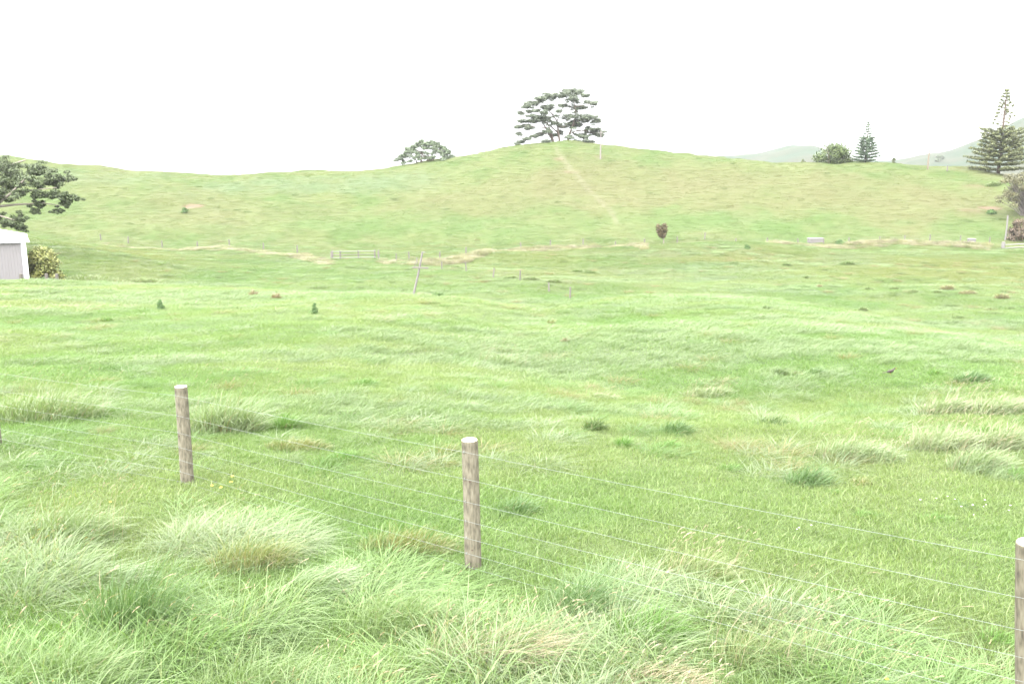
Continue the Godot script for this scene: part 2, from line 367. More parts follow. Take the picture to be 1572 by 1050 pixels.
# ------------------------------------------------------------------ terrain
func setup_noise() -> void:
	n_fine.seed = 3
	n_fine.frequency = 0.42
	n_fine.fractal_octaves = 3
	n_roll.seed = 11
	n_roll.frequency = 0.055
	n_roll.fractal_octaves = 3
	n_patch.seed = 29
	n_patch.frequency = 0.12
	n_patch.fractal_octaves = 4
	n_patch.fractal_gain = 0.6
	n_step.seed = 41
	n_step.frequency = 1.0
	n_step.fractal_octaves = 3


func make_table() -> void:
	table.resize(NT * NR)
	var n: int = RR[0].size()
	for i in NT:
		var th := T0 + (T1 - T0) * i / (NT - 1.0)
		th = clampf(th, TH[0], TH[-1])
		var s := 0
		while s < TH.size() - 2 and TH[s + 1] < th:
			s += 1
		var w: float = TH[s + 1] - TH[s]
		var t: float = (th - TH[s]) / w
		var a := maxi(s - 1, 0)
		var b := mini(s + 2, TH.size() - 1)
		var h00 := 2 * t * t * t - 3 * t * t + 1
		var h10 := t * t * t - 2 * t * t + t
		var h01 := 1.0 - h00
		var h11 := t * t * t - t * t
		var x := PackedFloat32Array()
		var y := PackedFloat32Array()
		for k in n:
			x.append(h00 * RR[s][k] + h10 * w * (RR[s + 1][k] - RR[a][k]) / (TH[s + 1] - TH[a]) + h01 * RR[s + 1][k] + h11 * w * (RR[b][k] - RR[s][k]) / (TH[b] - TH[s]))
			y.append(h00 * HH[s][k] + h10 * w * (HH[s + 1][k] - HH[a][k]) / (TH[s + 1] - TH[a]) + h01 * HH[s + 1][k] + h11 * w * (HH[b][k] - HH[s][k]) / (TH[b] - TH[s]))
		var m := PackedFloat32Array()
		m.resize(n)
		for k in range(1, n - 1):
			var d0 := (y[k] - y[k - 1]) / (x[k] - x[k - 1])
			var d1 := (y[k + 1] - y[k]) / (x[k + 1] - x[k])
			if d0 * d1 > 0.0:
				var w1 := 2 * (x[k + 1] - x[k]) + (x[k] - x[k - 1])
				var w2 := (x[k + 1] - x[k]) + 2 * (x[k] - x[k - 1])
				m[k] = (w1 + w2) / (w1 / d0 + w2 / d1)
		m[0] = (y[1] - y[0]) / (x[1] - x[0])
		m[n - 1] = 0.0
		var q := 0
		for j in NR:
			var r := R0 * pow(R1 / R0, j / (NR - 1.0))
			while q < n - 2 and x[q + 1] < r:
				q += 1
			var hh := x[q + 1] - x[q]
			var u := clampf((r - x[q]) / hh, 0, 1)
			table[i * NR + j] = (2 * u * u * u - 3 * u * u + 1) * y[q] + (u * u * u - 2 * u * u + u) * hh * m[q] + (-2 * u * u * u + 3 * u * u) * y[q + 1] + (u * u * u - u * u) * hh * m[q + 1]


func base_h(th: float, r: float) -> float:
	var u := clampf((th - T0) / (T1 - T0) * (NT - 1), 0.0, NT - 1.001)
	var v := clampf(log(maxf(r, 0.01) / R0) / log(R1 / R0) * (NR - 1), 0.0, NR - 1.001)
	var i := int(u)
	var j := int(v)
	var a := u - i
	var b := v - j
	var o := i * NR + j
	return (table[o] * (1 - b) + table[o + 1] * b) * (1 - a) + (table[o + NR] * (1 - b) + table[o + NR + 1] * b) * a


func ground(x: float, z: float) -> float:
	var r := sqrt(x * x + z * z)
	var th := atan2(x, -z)
	var h := base_h(th, r)
	var fold := 0.0
	h += n_fine.get_noise_2d(x, z) * 0.06 * smoothstep(1.0, 4.0, r)
	h += n_roll.get_noise_2d(x, z) * (0.32 * smoothstep(9.0, 28.0, r) + 0.40 * smoothstep(60.0, 150.0, r)) * (1.0 - smoothstep(240.0, 500.0, r))
	if r > 14.0 and r < 60.0:
		for k in FOLD.size() - 1:
			var a: Vector2 = FOLD[k]
			var d: Vector2 = FOLD[k + 1] - a
			var s := clampf((Vector2(x, z) - a).dot(d) / d.length_squared(), 0, 1)
			var gap := Vector2(x, z).distance_to(a + d * s)
			fold = maxf(fold, exp(-gap * gap / 13.0))
		h -= 0.55 * fold
	if r > 118.0:
		h += n_step.get_noise_2d(th * r * 0.09, h * 0.9) * 0.28 * smoothstep(118.0, 150.0, r) * (1.0 - smoothstep(195.0, 230.0, r))
	var back := smoothstep(0.9, 1.9, absf(th))
	return lerpf(h, 0.62, back) if back > 0.0 else h


func on_ground(x: float, z: float, sink := 0.0) -> Vector3:
	return Vector3(x, ground(x, z) - sink, z)


func long_limit(th: float) -> float:
	if th <= LONG[0].x:
		return LONG[0].y
	for k in range(1, LONG.size()):
		if th < LONG[k].x:
			return lerpf(LONG[k - 1].y, LONG[k].y, (th - LONG[k - 1].x) / (LONG[k].x - LONG[k - 1].x))
	return LONG[-1].y


func cover(x: float, z: float) -> Vector3:
	# the base colour of what grows (or does not) at a place, with painted fold light and shade
	var r := sqrt(x * x + z * z)
	var th := atan2(x, -z)
	var p := n_patch.get_noise_2d(x * 0.7, z * 0.7)
	var q := n_patch.get_noise_2d(x * 0.22 + 300.0, z * 0.22)
	var wind := n_patch.get_noise_2d(x * 0.25 + z * 0.05 + 70.0, z * 1.1 - 40.0)
	var c := Vector3(0.124, 0.160, 0.070)
	c = c.lerp(Vector3(0.094, 0.148, 0.054), clampf(0.45 + p * 2.2, 0, 1))
	c = c.lerp(Vector3(0.140, 0.165, 0.080), clampf(q * 1.6, 0, 0.8))
	c.x += 0.008 * smoothstep(100.0, 140.0, r)
	c = c.lerp(SILVER, clampf(wind * 2.4 - 0.25, 0, 0.75) * smoothstep(12.0, 26.0, r) * (1.0 - 0.85 * smoothstep(110.0, 140.0, r)))
	if r > 105.0:
		var s := n_step.get_noise_2d(th * r * 0.12 + 40.0, base_h(th, r) * 1.5)
		var amount := clampf(s * 1.8, 0, 1) * smoothstep(118.0, 150.0, r)
		c = c.lerp(TAN, amount * 0.28)
		var fine := n_step.get_noise_2d(th * r * 0.45, base_h(th, r) * 4.0)
		c *= 1.0 + 0.13 * fine * smoothstep(118.0, 140.0, r)
	var warp_x := n_roll.get_noise_2d(x * 2.0, z * 2.0)
	var warp_z := n_roll.get_noise_2d(x * 2.0 + 90.0, z * 2.0)
	for e in PATCH:
		var dx: float = x - e[0]
		var dz: float = z - e[1]
		var big: float = maxf(e[2], e[3]) * 1.7
		if absf(dx) > big or absf(dz) > big:
			continue
		var l := sqrt(e[0] * e[0] + e[1] * e[1])
		var ux: float = e[0] / l
		var uz: float = e[1] / l
		var away: float = dx * ux + dz * uz
		var across: float = -dx * uz + dz * ux
		var k := Vector2(across / e[2] + warp_x * 0.45, away / e[3] + warp_z * 0.45).length()
		var soft: float = 0.45 if e[5] < 0.9 else 0.8
		var share: float = e[5] * (1.0 - smoothstep(soft, 1.25, k))
		if share > 0.0:
			var grain := clampf(0.78 + p * 0.9, 0.2, 1.0) if e[5] < 0.9 else 1.0
			c = c.lerp(e[4], share * grain)
	return c


func build_ground() -> void:
	var ths := PackedFloat32Array()
	var a := -0.66
	while a <= 0.6601:
		ths.append(a)
		a += 0.0019
	var side := 0.70
	while side < TAU - 0.70:
		ths.append(side)
		side += 0.05
	var rs := PackedFloat32Array()
	var r := 0.4
	while r < 3400.0:
		rs.append(r)
		r *= 1.12 if r < 2.5 else (1.0155 if r < 118.0 else (1.006 if r < 212.0 else (1.03 if r < 260.0 else 1.09)))
	var nt := ths.size()
	var nr := rs.size()
	var V := PackedVector3Array()
	var N := PackedVector3Array()
	var C := PackedColorArray()
	var I := PackedInt32Array()
	V.resize(nt * nr)
	N.resize(nt * nr)
	C.resize(nt * nr)
	for i in nt:
		var sx := sin(ths[i])
		var cz := -cos(ths[i])
		var seen := absf(ths[i]) < 0.7
		for j in nr:
			var x := sx * rs[j]
			var z := cz * rs[j]
			V[i * nr + j] = Vector3(x, ground(x, z), z)
			var c := cover(x, z) if seen or j % 2 == 0 else Vector3(0.1, 0.145, 0.042)
			C[i * nr + j] = Color(c.x / VC, c.y / VC, c.z / VC)
	for i in nt:
		var i0 := (i - 1 + nt) % nt
		var i1 := (i + 1) % nt
		for j in nr:
			var j0 := maxi(j - 1, 0)
			var j1 := mini(j + 1, nr - 1)
			N[i * nr + j] = (V[i1 * nr + j] - V[i0 * nr + j]).cross(V[i * nr + j0] - V[i * nr + j1]).normalized() * -1.0
			if N[i * nr + j].y < 0:
				N[i * nr + j] *= -1.0
	for i in nt:
		var i1 := (i + 1) % nt
		for j in nr - 1:
			var p0 := i * nr + j
			var p1 := i1 * nr + j
			I.append_array([p0, p0 + 1, p1 + 1, p0, p1 + 1, p1])
	# close the middle under the viewer
	V.append(Vector3(0, ground(0, -0.01), 0))
	N.append(Vector3.UP)
	C.append(Color(0.1 / VC, 0.145 / VC, 0.042 / VC))
	for i in nt:
		I.append_array([nt * nr, i * nr, ((i + 1) % nt) * nr])
	var m := part("ground", array_mesh(V, N, C, I), ground_material(), self)
	m.set_meta("kind", "structure")


func ground_material() -> StandardMaterial3D:
	var n := FastNoiseLite.new()
	n.seed = 77
	n.noise_type = FastNoiseLite.TYPE_SIMPLEX_SMOOTH
	n.frequency = 0.02
	n.fractal_octaves = 6
	n.fractal_gain = 0.72
	var ramp := Gradient.new()
	ramp.set_color(0, Color(0.62, 0.66, 0.60))
	ramp.set_color(1, Color(1, 1, 1))
	var t := NoiseTexture2D.new()
	t.width = 1024
	t.height = 1024
	t.seamless = true
	t.noise = n
	t.color_ramp = ramp
	var m := vertex_material(0.95, 0.2)
	m.albedo_color = Color(VC * 0.51, VC * 0.51, VC * 0.51).linear_to_srgb()
	m.albedo_texture = t
	m.uv1_triplanar = true
	m.uv1_world_triplanar = true
	m.uv1_scale = Vector3(0.23, 0.23, 0.23)
	return m


func build_far_hills() -> void:
	var n := FastNoiseLite.new()
	n.seed = 5
	n.frequency = 0.004
	n.fractal_octaves = 5
	var na := 150
	var nr := 60
	var V := PackedVector3Array()
	var N := PackedVector3Array()
	var C := PackedColorArray()
	var I := PackedInt32Array()
	for i in na:
		var th := lerpf(0.16, 1.15, i / (na - 1.0))
		var px := 786.0 + tan(th) * 1400.0
		var crest := 14.0 * exp(-pow((px - 1228.0) / 62.0, 2.0)) + 9.0 * smoothstep(1330.0, 1440.0, px) + 22.0 * smoothstep(1430.0, 1570.0, px) + 30.0 * smoothstep(1580.0, 1900.0, px)
		for j in nr:
			var r := lerpf(480.0, 1500.0, j / (nr - 1.0))
			var x := sin(th) * r
			var z := -cos(th) * r
			var swell := exp(-pow((r / cos(th) - 1000.0) / 230.0, 2.0))
			var h := -13.0 + (crest + 14.0) * swell + n.get_noise_2d(x, z) * 9.0 * swell + n_roll.get_noise_2d(x * 0.4, z * 0.4) * 2.0 * swell
			V.append(Vector3(x, h, z))
			var p := clampf(0.5 + n.get_noise_2d(x * 3.0, z * 3.0) * 1.4, 0, 1)
			var c := Vector3(0.013, 0.024, 0.015).lerp(Vector3(0.023, 0.026, 0.018), p)
			C.append(Color(c.x / VC, c.y / VC, c.z / VC))
			N.append(Vector3.UP)
	for i in na:
		for j in nr:
			var d1 := V[mini(i + 1, na - 1) * nr + j] - V[maxi(i - 1, 0) * nr + j]
			var d2 := V[i * nr + mini(j + 1, nr - 1)] - V[i * nr + maxi(j - 1, 0)]
			var q := d1.cross(d2).normalized()
			N[i * nr + j] = q if q.y > 0 else -q
	for i in na - 1:
		for j in nr - 1:
			var p0 := i * nr + j
			I.append_array([p0, p0 + 1, p0 + nr + 1, p0, p0 + nr + 1, p0 + nr])
	var m := part("far_hills", array_mesh(V, N, C, I), vertex_material(0.95, 0.2), self)
	m.set_meta("kind", "structure")


# ------------------------------------------------------------------ mesh helpers
func array_mesh(V: PackedVector3Array, N: PackedVector3Array, C: PackedColorArray, I: PackedInt32Array) -> ArrayMesh:
	var arr := []
	arr.resize(Mesh.ARRAY_MAX)
	arr[Mesh.ARRAY_VERTEX] = V
	arr[Mesh.ARRAY_NORMAL] = N
	if C.size() == V.size():
		arr[Mesh.ARRAY_COLOR] = C
	arr[Mesh.ARRAY_INDEX] = I
	var m := ArrayMesh.new()
	m.add_surface_from_arrays(Mesh.PRIMITIVE_TRIANGLES, arr)
	return m


class Buf:
	var V := PackedVector3Array()
	var N := PackedVector3Array()
	var C := PackedColorArray()
	var I := PackedInt32Array()


func finish(b: Buf) -> ArrayMesh:
	return array_mesh(b.V, b.N, b.C, b.I)


func vertex_material(rough: float, spec: float, back := 0.0) -> StandardMaterial3D:
	var m := StandardMaterial3D.new()
	m.albedo_color = Color(VC, VC, VC).linear_to_srgb()
	m.vertex_color_use_as_albedo = true
	m.roughness = rough
	m.metallic_specular = spec
	m.cull_mode = BaseMaterial3D.CULL_DISABLED
	if back > 0.0:
		m.backlight_enabled = true
		m.backlight = Color(0.9 * back, back, 0.5 * back)
	return m


func vcol(c: Vector3) -> Color:
	return Color(c.x / VC, c.y / VC, c.z / VC)


func blade(b: Buf, p: Vector3, h: float, w: float, lean: Vector2, droop: float, col: Color, tip: Color, segs := 3) -> void:
	var first := b.V.size()
	var turn := rng.randf() * TAU
	var side := Vector3(cos(turn), 0, sin(turn))
	var prev := p
	for i in segs + 1:
		var t := i / float(segs)
		var q := p + Vector3(lean.x * pow(t, 1.6), h * (t - droop * t * t * t), lean.y * pow(t, 1.6))
		var tangent := (q - prev).normalized() if i > 0 else Vector3(lean.x * 0.3, h, lean.y * 0.3).normalized()
		var nrm := side.cross(tangent).normalized()
		var c := col.lerp(tip, t)
		if i < segs:
			var half := side * w * 0.5 * (1.0 - 0.75 * t * t)
			b.V.append(q - half)
			b.V.append(q + half)
			b.N.append(nrm)
			b.N.append(nrm)
			b.C.append(c)
			b.C.append(c)
			if i > 0:
				var o := first + i * 2
				b.I.append_array([o - 2, o, o - 1, o - 1, o, o + 1])
		else:
			b.V.append(q)
			b.N.append(nrm)
			b.C.append(c)
			var o := first + i * 2
			b.I.append_array([o - 2, o, o - 1])
		prev = q


func seed_head(b: Buf, at: Vector3, dir: Vector3, length: float, w: float, col: Color) -> void:
	# a drooping spike of small grains
	var n := 7
	for i in n:
		var t := i / float(n - 1)
		var p := at + dir * length * t + Vector3(0, -0.35 * length * t * t, 0)
		var s := w * (0.6 + 0.7 * sin(PI * (0.15 + 0.8 * t)))
		var o := b.V.size()
		var up := dir * length * 0.16
		var a := rng.randf() * TAU
		var sd := Vector3(cos(a), 0.3, sin(a)) * s
		b.V.append_array([p - up, p + sd, p - sd, p + up])
		for k in 4:
			b.N.append(sd.cross(up).normalized())
			b.C.append(col)
		b.I.append_array([o, o + 2, o + 1, o + 1, o + 2, o + 3])


func tube(b: Buf, pts: Array, radii: Array, sides: int, col: Color, cap := true) -> void:
	var first := b.V.size()
	var n := pts.size()
	for i in n:
		var d: Vector3 = (pts[mini(i + 1, n - 1)] - pts[maxi(i - 1, 0)]).normalized()
		var ref := Vector3.RIGHT if absf(d.x) < 0.8 else Vector3.FORWARD
		var u := ref.cross(d).normalized()
		var v := u.cross(d).normalized()
		for k in sides:
			var a := TAU * k / sides
			var q := u * cos(a) + v * sin(a)
			b.V.append(pts[i] + q * radii[i])
			b.N.append(q)
			b.C.append(col)
	for i in n - 1:
		for k in sides:
			var k1 := (k + 1) % sides
			var p0 := first + i * sides
			b.I.append_array([p0 + k, p0 + k1, p0 + sides + k, p0 + k1, p0 + sides + k1, p0 + sides + k])
	if cap:
		for e in 2:
			var i := 0 if e == 0 else n - 1
			var d: Vector3 = (pts[1] - pts[0]).normalized() * -1.0 if e == 0 else (pts[n - 1] - pts[n - 2]).normalized()
			var o := b.V.size()
			b.V.append(pts[i])
			b.N.append(d)
			b.C.append(col)
			for k in sides:
				b.V.append(b.V[first + i * sides + k])
				b.N.append(d)
				b.C.append(col)
			for k in sides:
				var k1 := (k + 1) % sides
				if e == 0:
					b.I.append_array([o, o + 1 + k1, o + 1 + k])
				else:
					b.I.append_array([o, o + 1 + k, o + 1 + k1])


func box(b: Buf, c: Vector3, s: Vector3, col: Color, turn := Basis.IDENTITY) -> void:
	var h := s * 0.5
	for ax in 3:
		for sg in [-1.0, 1.0]:
			var n := Vector3.ZERO
			n[ax] = sg
			var u := Vector3.ZERO
			u[(ax + 1) % 3] = 1
			var v := Vector3.ZERO
			v[(ax + 2) % 3] = 1
			var o := b.V.size()
			for k in [[-1, -1], [1, -1], [1, 1], [-1, 1]]:
				b.V.append(c + turn * ((n + u * k[0] + v * k[1]) * h))
				b.N.append(turn * n)
				b.C.append(col)
			if sg > 0:
				b.I.append_array([o, o + 2, o + 1, o, o + 3, o + 2])
			else:
				b.I.append_array([o, o + 1, o + 2, o, o + 2, o + 3])


func leaves(b: Buf, c: Vector3, r: Vector3, count: int, size: float, dark: Vector3, light: Vector3, shell := 0.45, flat := 0.0) -> void:
	# many small leaf-sized faces spread through an ellipsoid, mostly near its surface
	for i in count:
		var d := Vector3(rng.randfn(), rng.randfn(), rng.randfn()).normalized()
		var p := c + d * r * lerpf(shell, 1.0, pow(rng.randf(), 0.6)) * (0.85 + 0.3 * rng.randf())
		var n := (d + Vector3(rng.randfn(), rng.randfn() + 0.4 + flat, rng.randfn()) * 0.7).normalized()
		var u := n.cross(Vector3(rng.randfn(), rng.randfn(), rng.randfn())).normalized()
		var v := n.cross(u)
		var s := size * (0.6 + 0.8 * rng.randf())
		var col := vcol(dark.lerp(light, rng.randf()))
		var o := b.V.size()
		b.V.append_array([p - u * s, p + v * s * 0.55, p + u * s, p - v * s * 0.55])
		for k in 4:
			b.N.append(n)
			b.C.append(col)
		b.I.append_array([o, o + 1, o + 2, o, o + 2, o + 3])


# ------------------------------------------------------------------ grass
func wind(strength: float, spread: float) -> Vector2:
	return Vector2(strength * (0.6 + 0.6 * rng.randf()) + rng.randfn() * spread, strength * 0.25 + rng.randfn() * spread)


func tint(lo: float, hi: float) -> Color:
	var v := rng.randf_range(lo, hi)
	return Color(v * rng.randf_range(0.9, 1.0), v, v * rng.randf_range(0.85, 1.0))


func tuft_short() -> ArrayMesh:
	var b := Buf.new()
	for i in 120:
		var a := rng.randf() * TAU
		var r := 0.27 * sqrt(rng.randf())
		var h := rng.randf_range(0.035, 0.088)
		var c := tint(0.72, 1.0)
		if rng.randf() < 0.06:
			c = Color(1.0, 0.85, 0.8)
		blade(b, Vector3(cos(a) * r, -0.02, sin(a) * r), h, rng.randf_range(0.004, 0.007), wind(h * 0.15, h * 0.5), 0.25, c, c, 2)
	return finish(b)


func tuft_medium() -> ArrayMesh:
	var b := Buf.new()
	for i in 110:
		var a := rng.randf() * TAU
		var r := 0.22 * sqrt(rng.randf())
		var h := rng.randf_range(0.12, 0.26)
		var c := tint(0.7, 1.0)
		blade(b, Vector3(cos(a) * r, -0.02, sin(a) * r), h, rng.randf_range(0.005, 0.008), wind(h * 0.5, h * 0.4), 0.45, c, c, 3)
	return finish(b)


func tuft_lush() -> ArrayMesh:
	var b := Buf.new()
	for i in 150:
		var a := rng.randf() * TAU
		var r := 0.24 * sqrt(rng.randf())
		var h := rng.randf_range(0.14, 0.40) * (0.75 + 0.35 * rng.randf())
		var c := tint(0.75, 1.0)
		var w := wind(h * 0.34, h * 0.45) + Vector2(cos(a), sin(a)) * r * 1.2
		blade(b, Vector3(cos(a) * r, -0.02, sin(a) * r), h, rng.randf_range(0.003, 0.0075), w, rng.randf_range(0.25, 0.7), c, c, 4)
	for i in 10:
		var a := rng.randf() * TAU
		var h := rng.randf_range(0.1, 0.25)
		var c := Color(1.0, 0.82, 0.75)
		blade(b, Vector3(cos(a) * 0.12, 0, sin(a) * 0.12), h, 0.006, wind(0.2, 0.15), 0.7, c, c, 3)
	return finish(b)


func tuft_stalks() -> ArrayMesh:
	var b := Buf.new()
	for i in 7:
		var a := rng.randf() * TAU
		var r := 0.25 * sqrt(rng.randf())
		stalk(b, Vector3(cos(a) * r, 0, sin(a) * r), rng.randf_range(0.4, 0.75), Color(0.80, 0.95, 0.75), Color(1.0, 0.90, 0.85))
	return finish(b)


func stalk(b: Buf, p: Vector3, h: float, stem: Color, head: Color) -> void:
	var w := wind(h * 0.32, h * 0.12)
	blade(b, p, h, 0.0035, w, 0.12, stem, stem, 3)
	var tip := p + Vector3(w.x, h * 0.88, w.y)
	var dir := Vector3(w.x * 1.6 / h, 0.75, w.y * 1.6 / h).normalized()
	seed_head(b, tip - dir * h * 0.03, dir, rng.randf_range(0.05, 0.10), 0.0032, head)


func scatter(called: String, m: Mesh, mat: Material, xf: Array, cols: Array) -> void:
	var mm := MultiMesh.new()
	mm.transform_format = MultiMesh.TRANSFORM_3D
	mm.use_colors = true
	mm.mesh = m
	mm.instance_count = xf.size()
	for i in xf.size():
		mm.set_instance_transform(i, xf[i])
		mm.set_instance_color(i, cols[i])
	var o := MultiMeshInstance3D.new()
	o.name = numbered(called)
	o.multimesh = mm
	o.material_override = mat
	o.set_meta("kind", "stuff")
	o.set_meta("label", {"pasture_grass": "short bright green pasture grass covering the field and hill", "long_grass": "longer wind combed silvery grass scattered through the field", "roadside_grass": "tall blue green roadside grass in the foreground", "seed_stalks": "thin pale seed stalks standing above the long grass", "dry_reeds": "band of pale dry reeds along the foot of the hill"}.get(called, "grass growing in the field"))
	add_child(o, true)


func grass_material(spec: float, rough: float, back: float) -> StandardMaterial3D:
	var m := vertex_material(rough, spec, back)
	m.albedo_color = Color.WHITE
	return m


func tilted(p: Vector3, s: Vector3, yaw_range: float) -> Transform3D:
	var b := Basis(Vector3.UP, rng.randf_range(-yaw_range, yaw_range)).scaled(Vector3(s.x, s.y, s.z))
	return Transform3D(b, p)


func build_grass() -> void:
	var near_mat := grass_material(0.4, 0.5, 0.9)
	var kinds := {"pasture_grass": [[], [], []], "long_grass": [[], [], []], "roadside_grass": [[], [], []], "seed_stalks": [[], []]}
	var tints := {"pasture_grass": [[], [], []], "long_grass": [[], [], []], "roadside_grass": [[], [], []], "seed_stalks": [[], []]}
	# rings: from, to, tufts per square metre, scale across, scale up
	for ring in [[3.6, 10.0, 60.0, 1.0, 1.0], [10.0, 20.0, 52.0, 1.0, 1.0], [20.0, 38.0, 24.0, 1.4, 1.0], [38.0, 64.0, 10.0, 2.1, 1.2], [64.0, 145.0, 5.0, 2.6, 1.4], [145.0, 210.0, 3.0, 2.4, 1.2]]:
		var area: float = 0.60 * (ring[1] * ring[1] - ring[0] * ring[0])
		for i in int(area * ring[2]):
			var r := sqrt(lerpf(ring[0] * ring[0], ring[1] * ring[1], rng.randf()))
			var th := rng.randf_range(-0.6, 0.6)
			var x := sin(th) * r
			var z := -cos(th) * r
			var c := cover(x, z)
			if c.x > 0.19 and c.y < 0.17:
				continue
			var p := on_ground(x, z)
			var far_off := smoothstep(60.0, 140.0, r)
			var v := rng.randf_range(lerpf(0.97, 1.08, far_off), lerpf(1.32, 1.22, far_off)) * lerpf(1.0, 0.72, smoothstep(45.0, 120.0, r) + 0.05 * smoothstep(130.0, 150.0, r))
			var col := Color(c.x * v, c.y * v, c.z * v)
			var k := rng.randi() % 3
			var s: float = ring[3] * rng.randf_range(0.8, 1.25)
			var up: float = ring[4] * rng.randf_range(0.7, 1.3)
			kinds.pasture_grass[k].append(tilted(p, Vector3(s, up, s), 0.6))
			tints.pasture_grass[k].append(col)
			if r > 128.0 and rng.randf() < 0.004:
				kinds.roadside_grass[k].append(tilted(p, Vector3(2.2, rng.randf_range(0.5, 1.4), 2.2), 3.0))
				tints.roadside_grass[k].append(Color(0.060, 0.095, 0.040) if rng.randf() < 0.75 else Color(0.13, 0.11, 0.07))
			if r > 11.0 and r < 64.0 and rng.randf() < 0.026:
				var w := rng.randf_range(0.7, 1.3) * sqrt(ring[3])
				kinds.roadside_grass[k].append(tilted(p, Vector3(w, rng.randf_range(0.35, 0.75), w), 1.0))
				var shade := rng.randf()
				tints.roadside_grass[k].append(Color(0.075, 0.135, 0.040) if shade < 0.45 else (Color(0.145, 0.180, 0.115) if shade < 0.85 else Color(0.135, 0.125, 0.060)))
			if r > 60.0 and r < 118.0 and rng.randf() < 0.016 + 0.026 * smoothstep(0.1, 0.4, p.x / r) * smoothstep(0.0, 0.2, n_patch.get_noise_2d(x * 0.4, z * 1.2 + 9.0)):
				kinds.roadside_grass[k].append(tilted(p, Vector3(1.6, rng.randf_range(0.7, 1.3), 1.6), 3.0))
				tints.roadside_grass[k].append(Color(0.062, 0.090, 0.036) if rng.randf() < 0.7 else Color(0.15, 0.12, 0.075))
			# longer, silvery grass in combed streaks
			var streak := n_patch.get_noise_2d(x * 0.25 + z * 0.05 + 70.0, z * 1.1 - 40.0)
			if r > 12.0 and r < 145.0 and streak > 0.17 and rng.randf() < (0.22 if r < 64.0 else 0.11):
				kinds.long_grass[k].append(tilted(p, Vector3(s, up * rng.randf_range(0.7, 1.1), s), 0.5))
				var m := rng.randf_range(0.9, 1.2)
				tints.long_grass[k].append(Color(0.132 * m, 0.175 * m, 0.096 * m))
	# tall roadside grass
	for i in 2600:
		var r := sqrt(lerpf(12.0, 155.0, rng.randf()))
		var th := rng.randf_range(-0.66, 0.66)
		var x := sin(th) * r
		var z := -cos(th) * r
		var gap := n_patch.get_noise_2d(x * 4.0 + 11.0, z * 4.0)
		var edge := long_limit(th) + n_patch.get_noise_2d(x * 2.5, z * 2.5) * 1.4
		if r > edge or gap < 0.02:
			continue
		var p := on_ground(x, z)
		var fade := clampf((edge - r) / 1.2, 0.45, 1.0)
		var s := rng.randf_range(0.8, 1.25)
		var k := rng.randi() % 3
		kinds.roadside_grass[k].append(tilted(p, Vector3(s, s * fade * rng.randf_range(0.55, 1.15), s), 1.0 if rng.randf() < 0.65 else 3.1))
		var m := rng.randf_range(0.85, 1.2)
		var g := clampf(0.45 + n_patch.get_noise_2d(x * 3.0 - 50.0, z * 3.0) * 2.2 + rng.randfn() * 0.22, 0, 1)
		var c := Vector3(0.106, 0.167, 0.060).lerp(Vector3(0.158, 0.193, 0.120), g) * m
		tints.roadside_grass[k].append(Color(c.x, c.y, c.z))
		if rng.randf() < 0.2:
			kinds.seed_stalks[k % 2].append(tilted(p, Vector3(s, s * fade * 0.8, s), 1.2))
			tints.seed_stalks[k % 2].append(Color(0.21 * m, 0.19 * m, 0.145 * m))

	for called in kinds:
		for k in kinds[called].size():
			var mesh: ArrayMesh
			match called:
				"pasture_grass": mesh = tuft_short()
				"long_grass": mesh = tuft_medium()
				"roadside_grass": mesh = tuft_lush()
				_: mesh = tuft_stalks()
			if kinds[called][k].size():
				scatter(called, mesh, near_mat, kinds[called][k], tints[called][k])
	# dry reeds along the foot of the hill
	var reeds := [[], []]
	var reed_tints := [[], []]
	for band in [FARFENCE_A, FARFENCE_B]:
		for i in band.size() - 1:
			var a: Vector2 = band[i]
			var b: Vector2 = band[i + 1]
			var bearing := atan2((a.x + b.x) / 2, -(a.y + b.y) / 2)
			var px := 786.0 + tan(bearing) * 1440.0
			if px > 1010.0 and px < 1190.0:
				continue
			var n := int(a.distance_to(b) * (24.0 if px > 640.0 else 16.0))
			for k in n:
				var q := a.lerp(b, rng.randf())
				var d := q.normalized()
				q -= d * (rng.randf_range(0.6, 8.0) + (2.0 if px < 480 else 0.0))
				var p := on_ground(q.x, q.y)
				var clump := n_patch.get_noise_2d(q.x * 1.6, q.y * 1.6)
				if clump < -0.25 and rng.randf() < 0.8:
					continue
				var up := rng.randf_range(0.9, 2.6) * (1.3 + clump * 1.6) * (1.0 if px > 640.0 else 0.5)
				var v := rng.randf_range(0.8, 1.15)
				var pick := rng.randf()
				reeds[k % 2].append(tilted(p, Vector3(2.6, up, 2.6), 3.0))
				reed_tints[k % 2].append(Color(0.25 * v, 0.22 * v, 0.175 * v) if pick < 0.5 else (Color(0.17 * v, 0.145 * v, 0.125 * v) if pick < 0.78 else Color(0.115, 0.135, 0.065)))
	for k in 2:
		scatter("dry_reeds", tuft_medium(), near_mat, reeds[k], reed_tints[k])


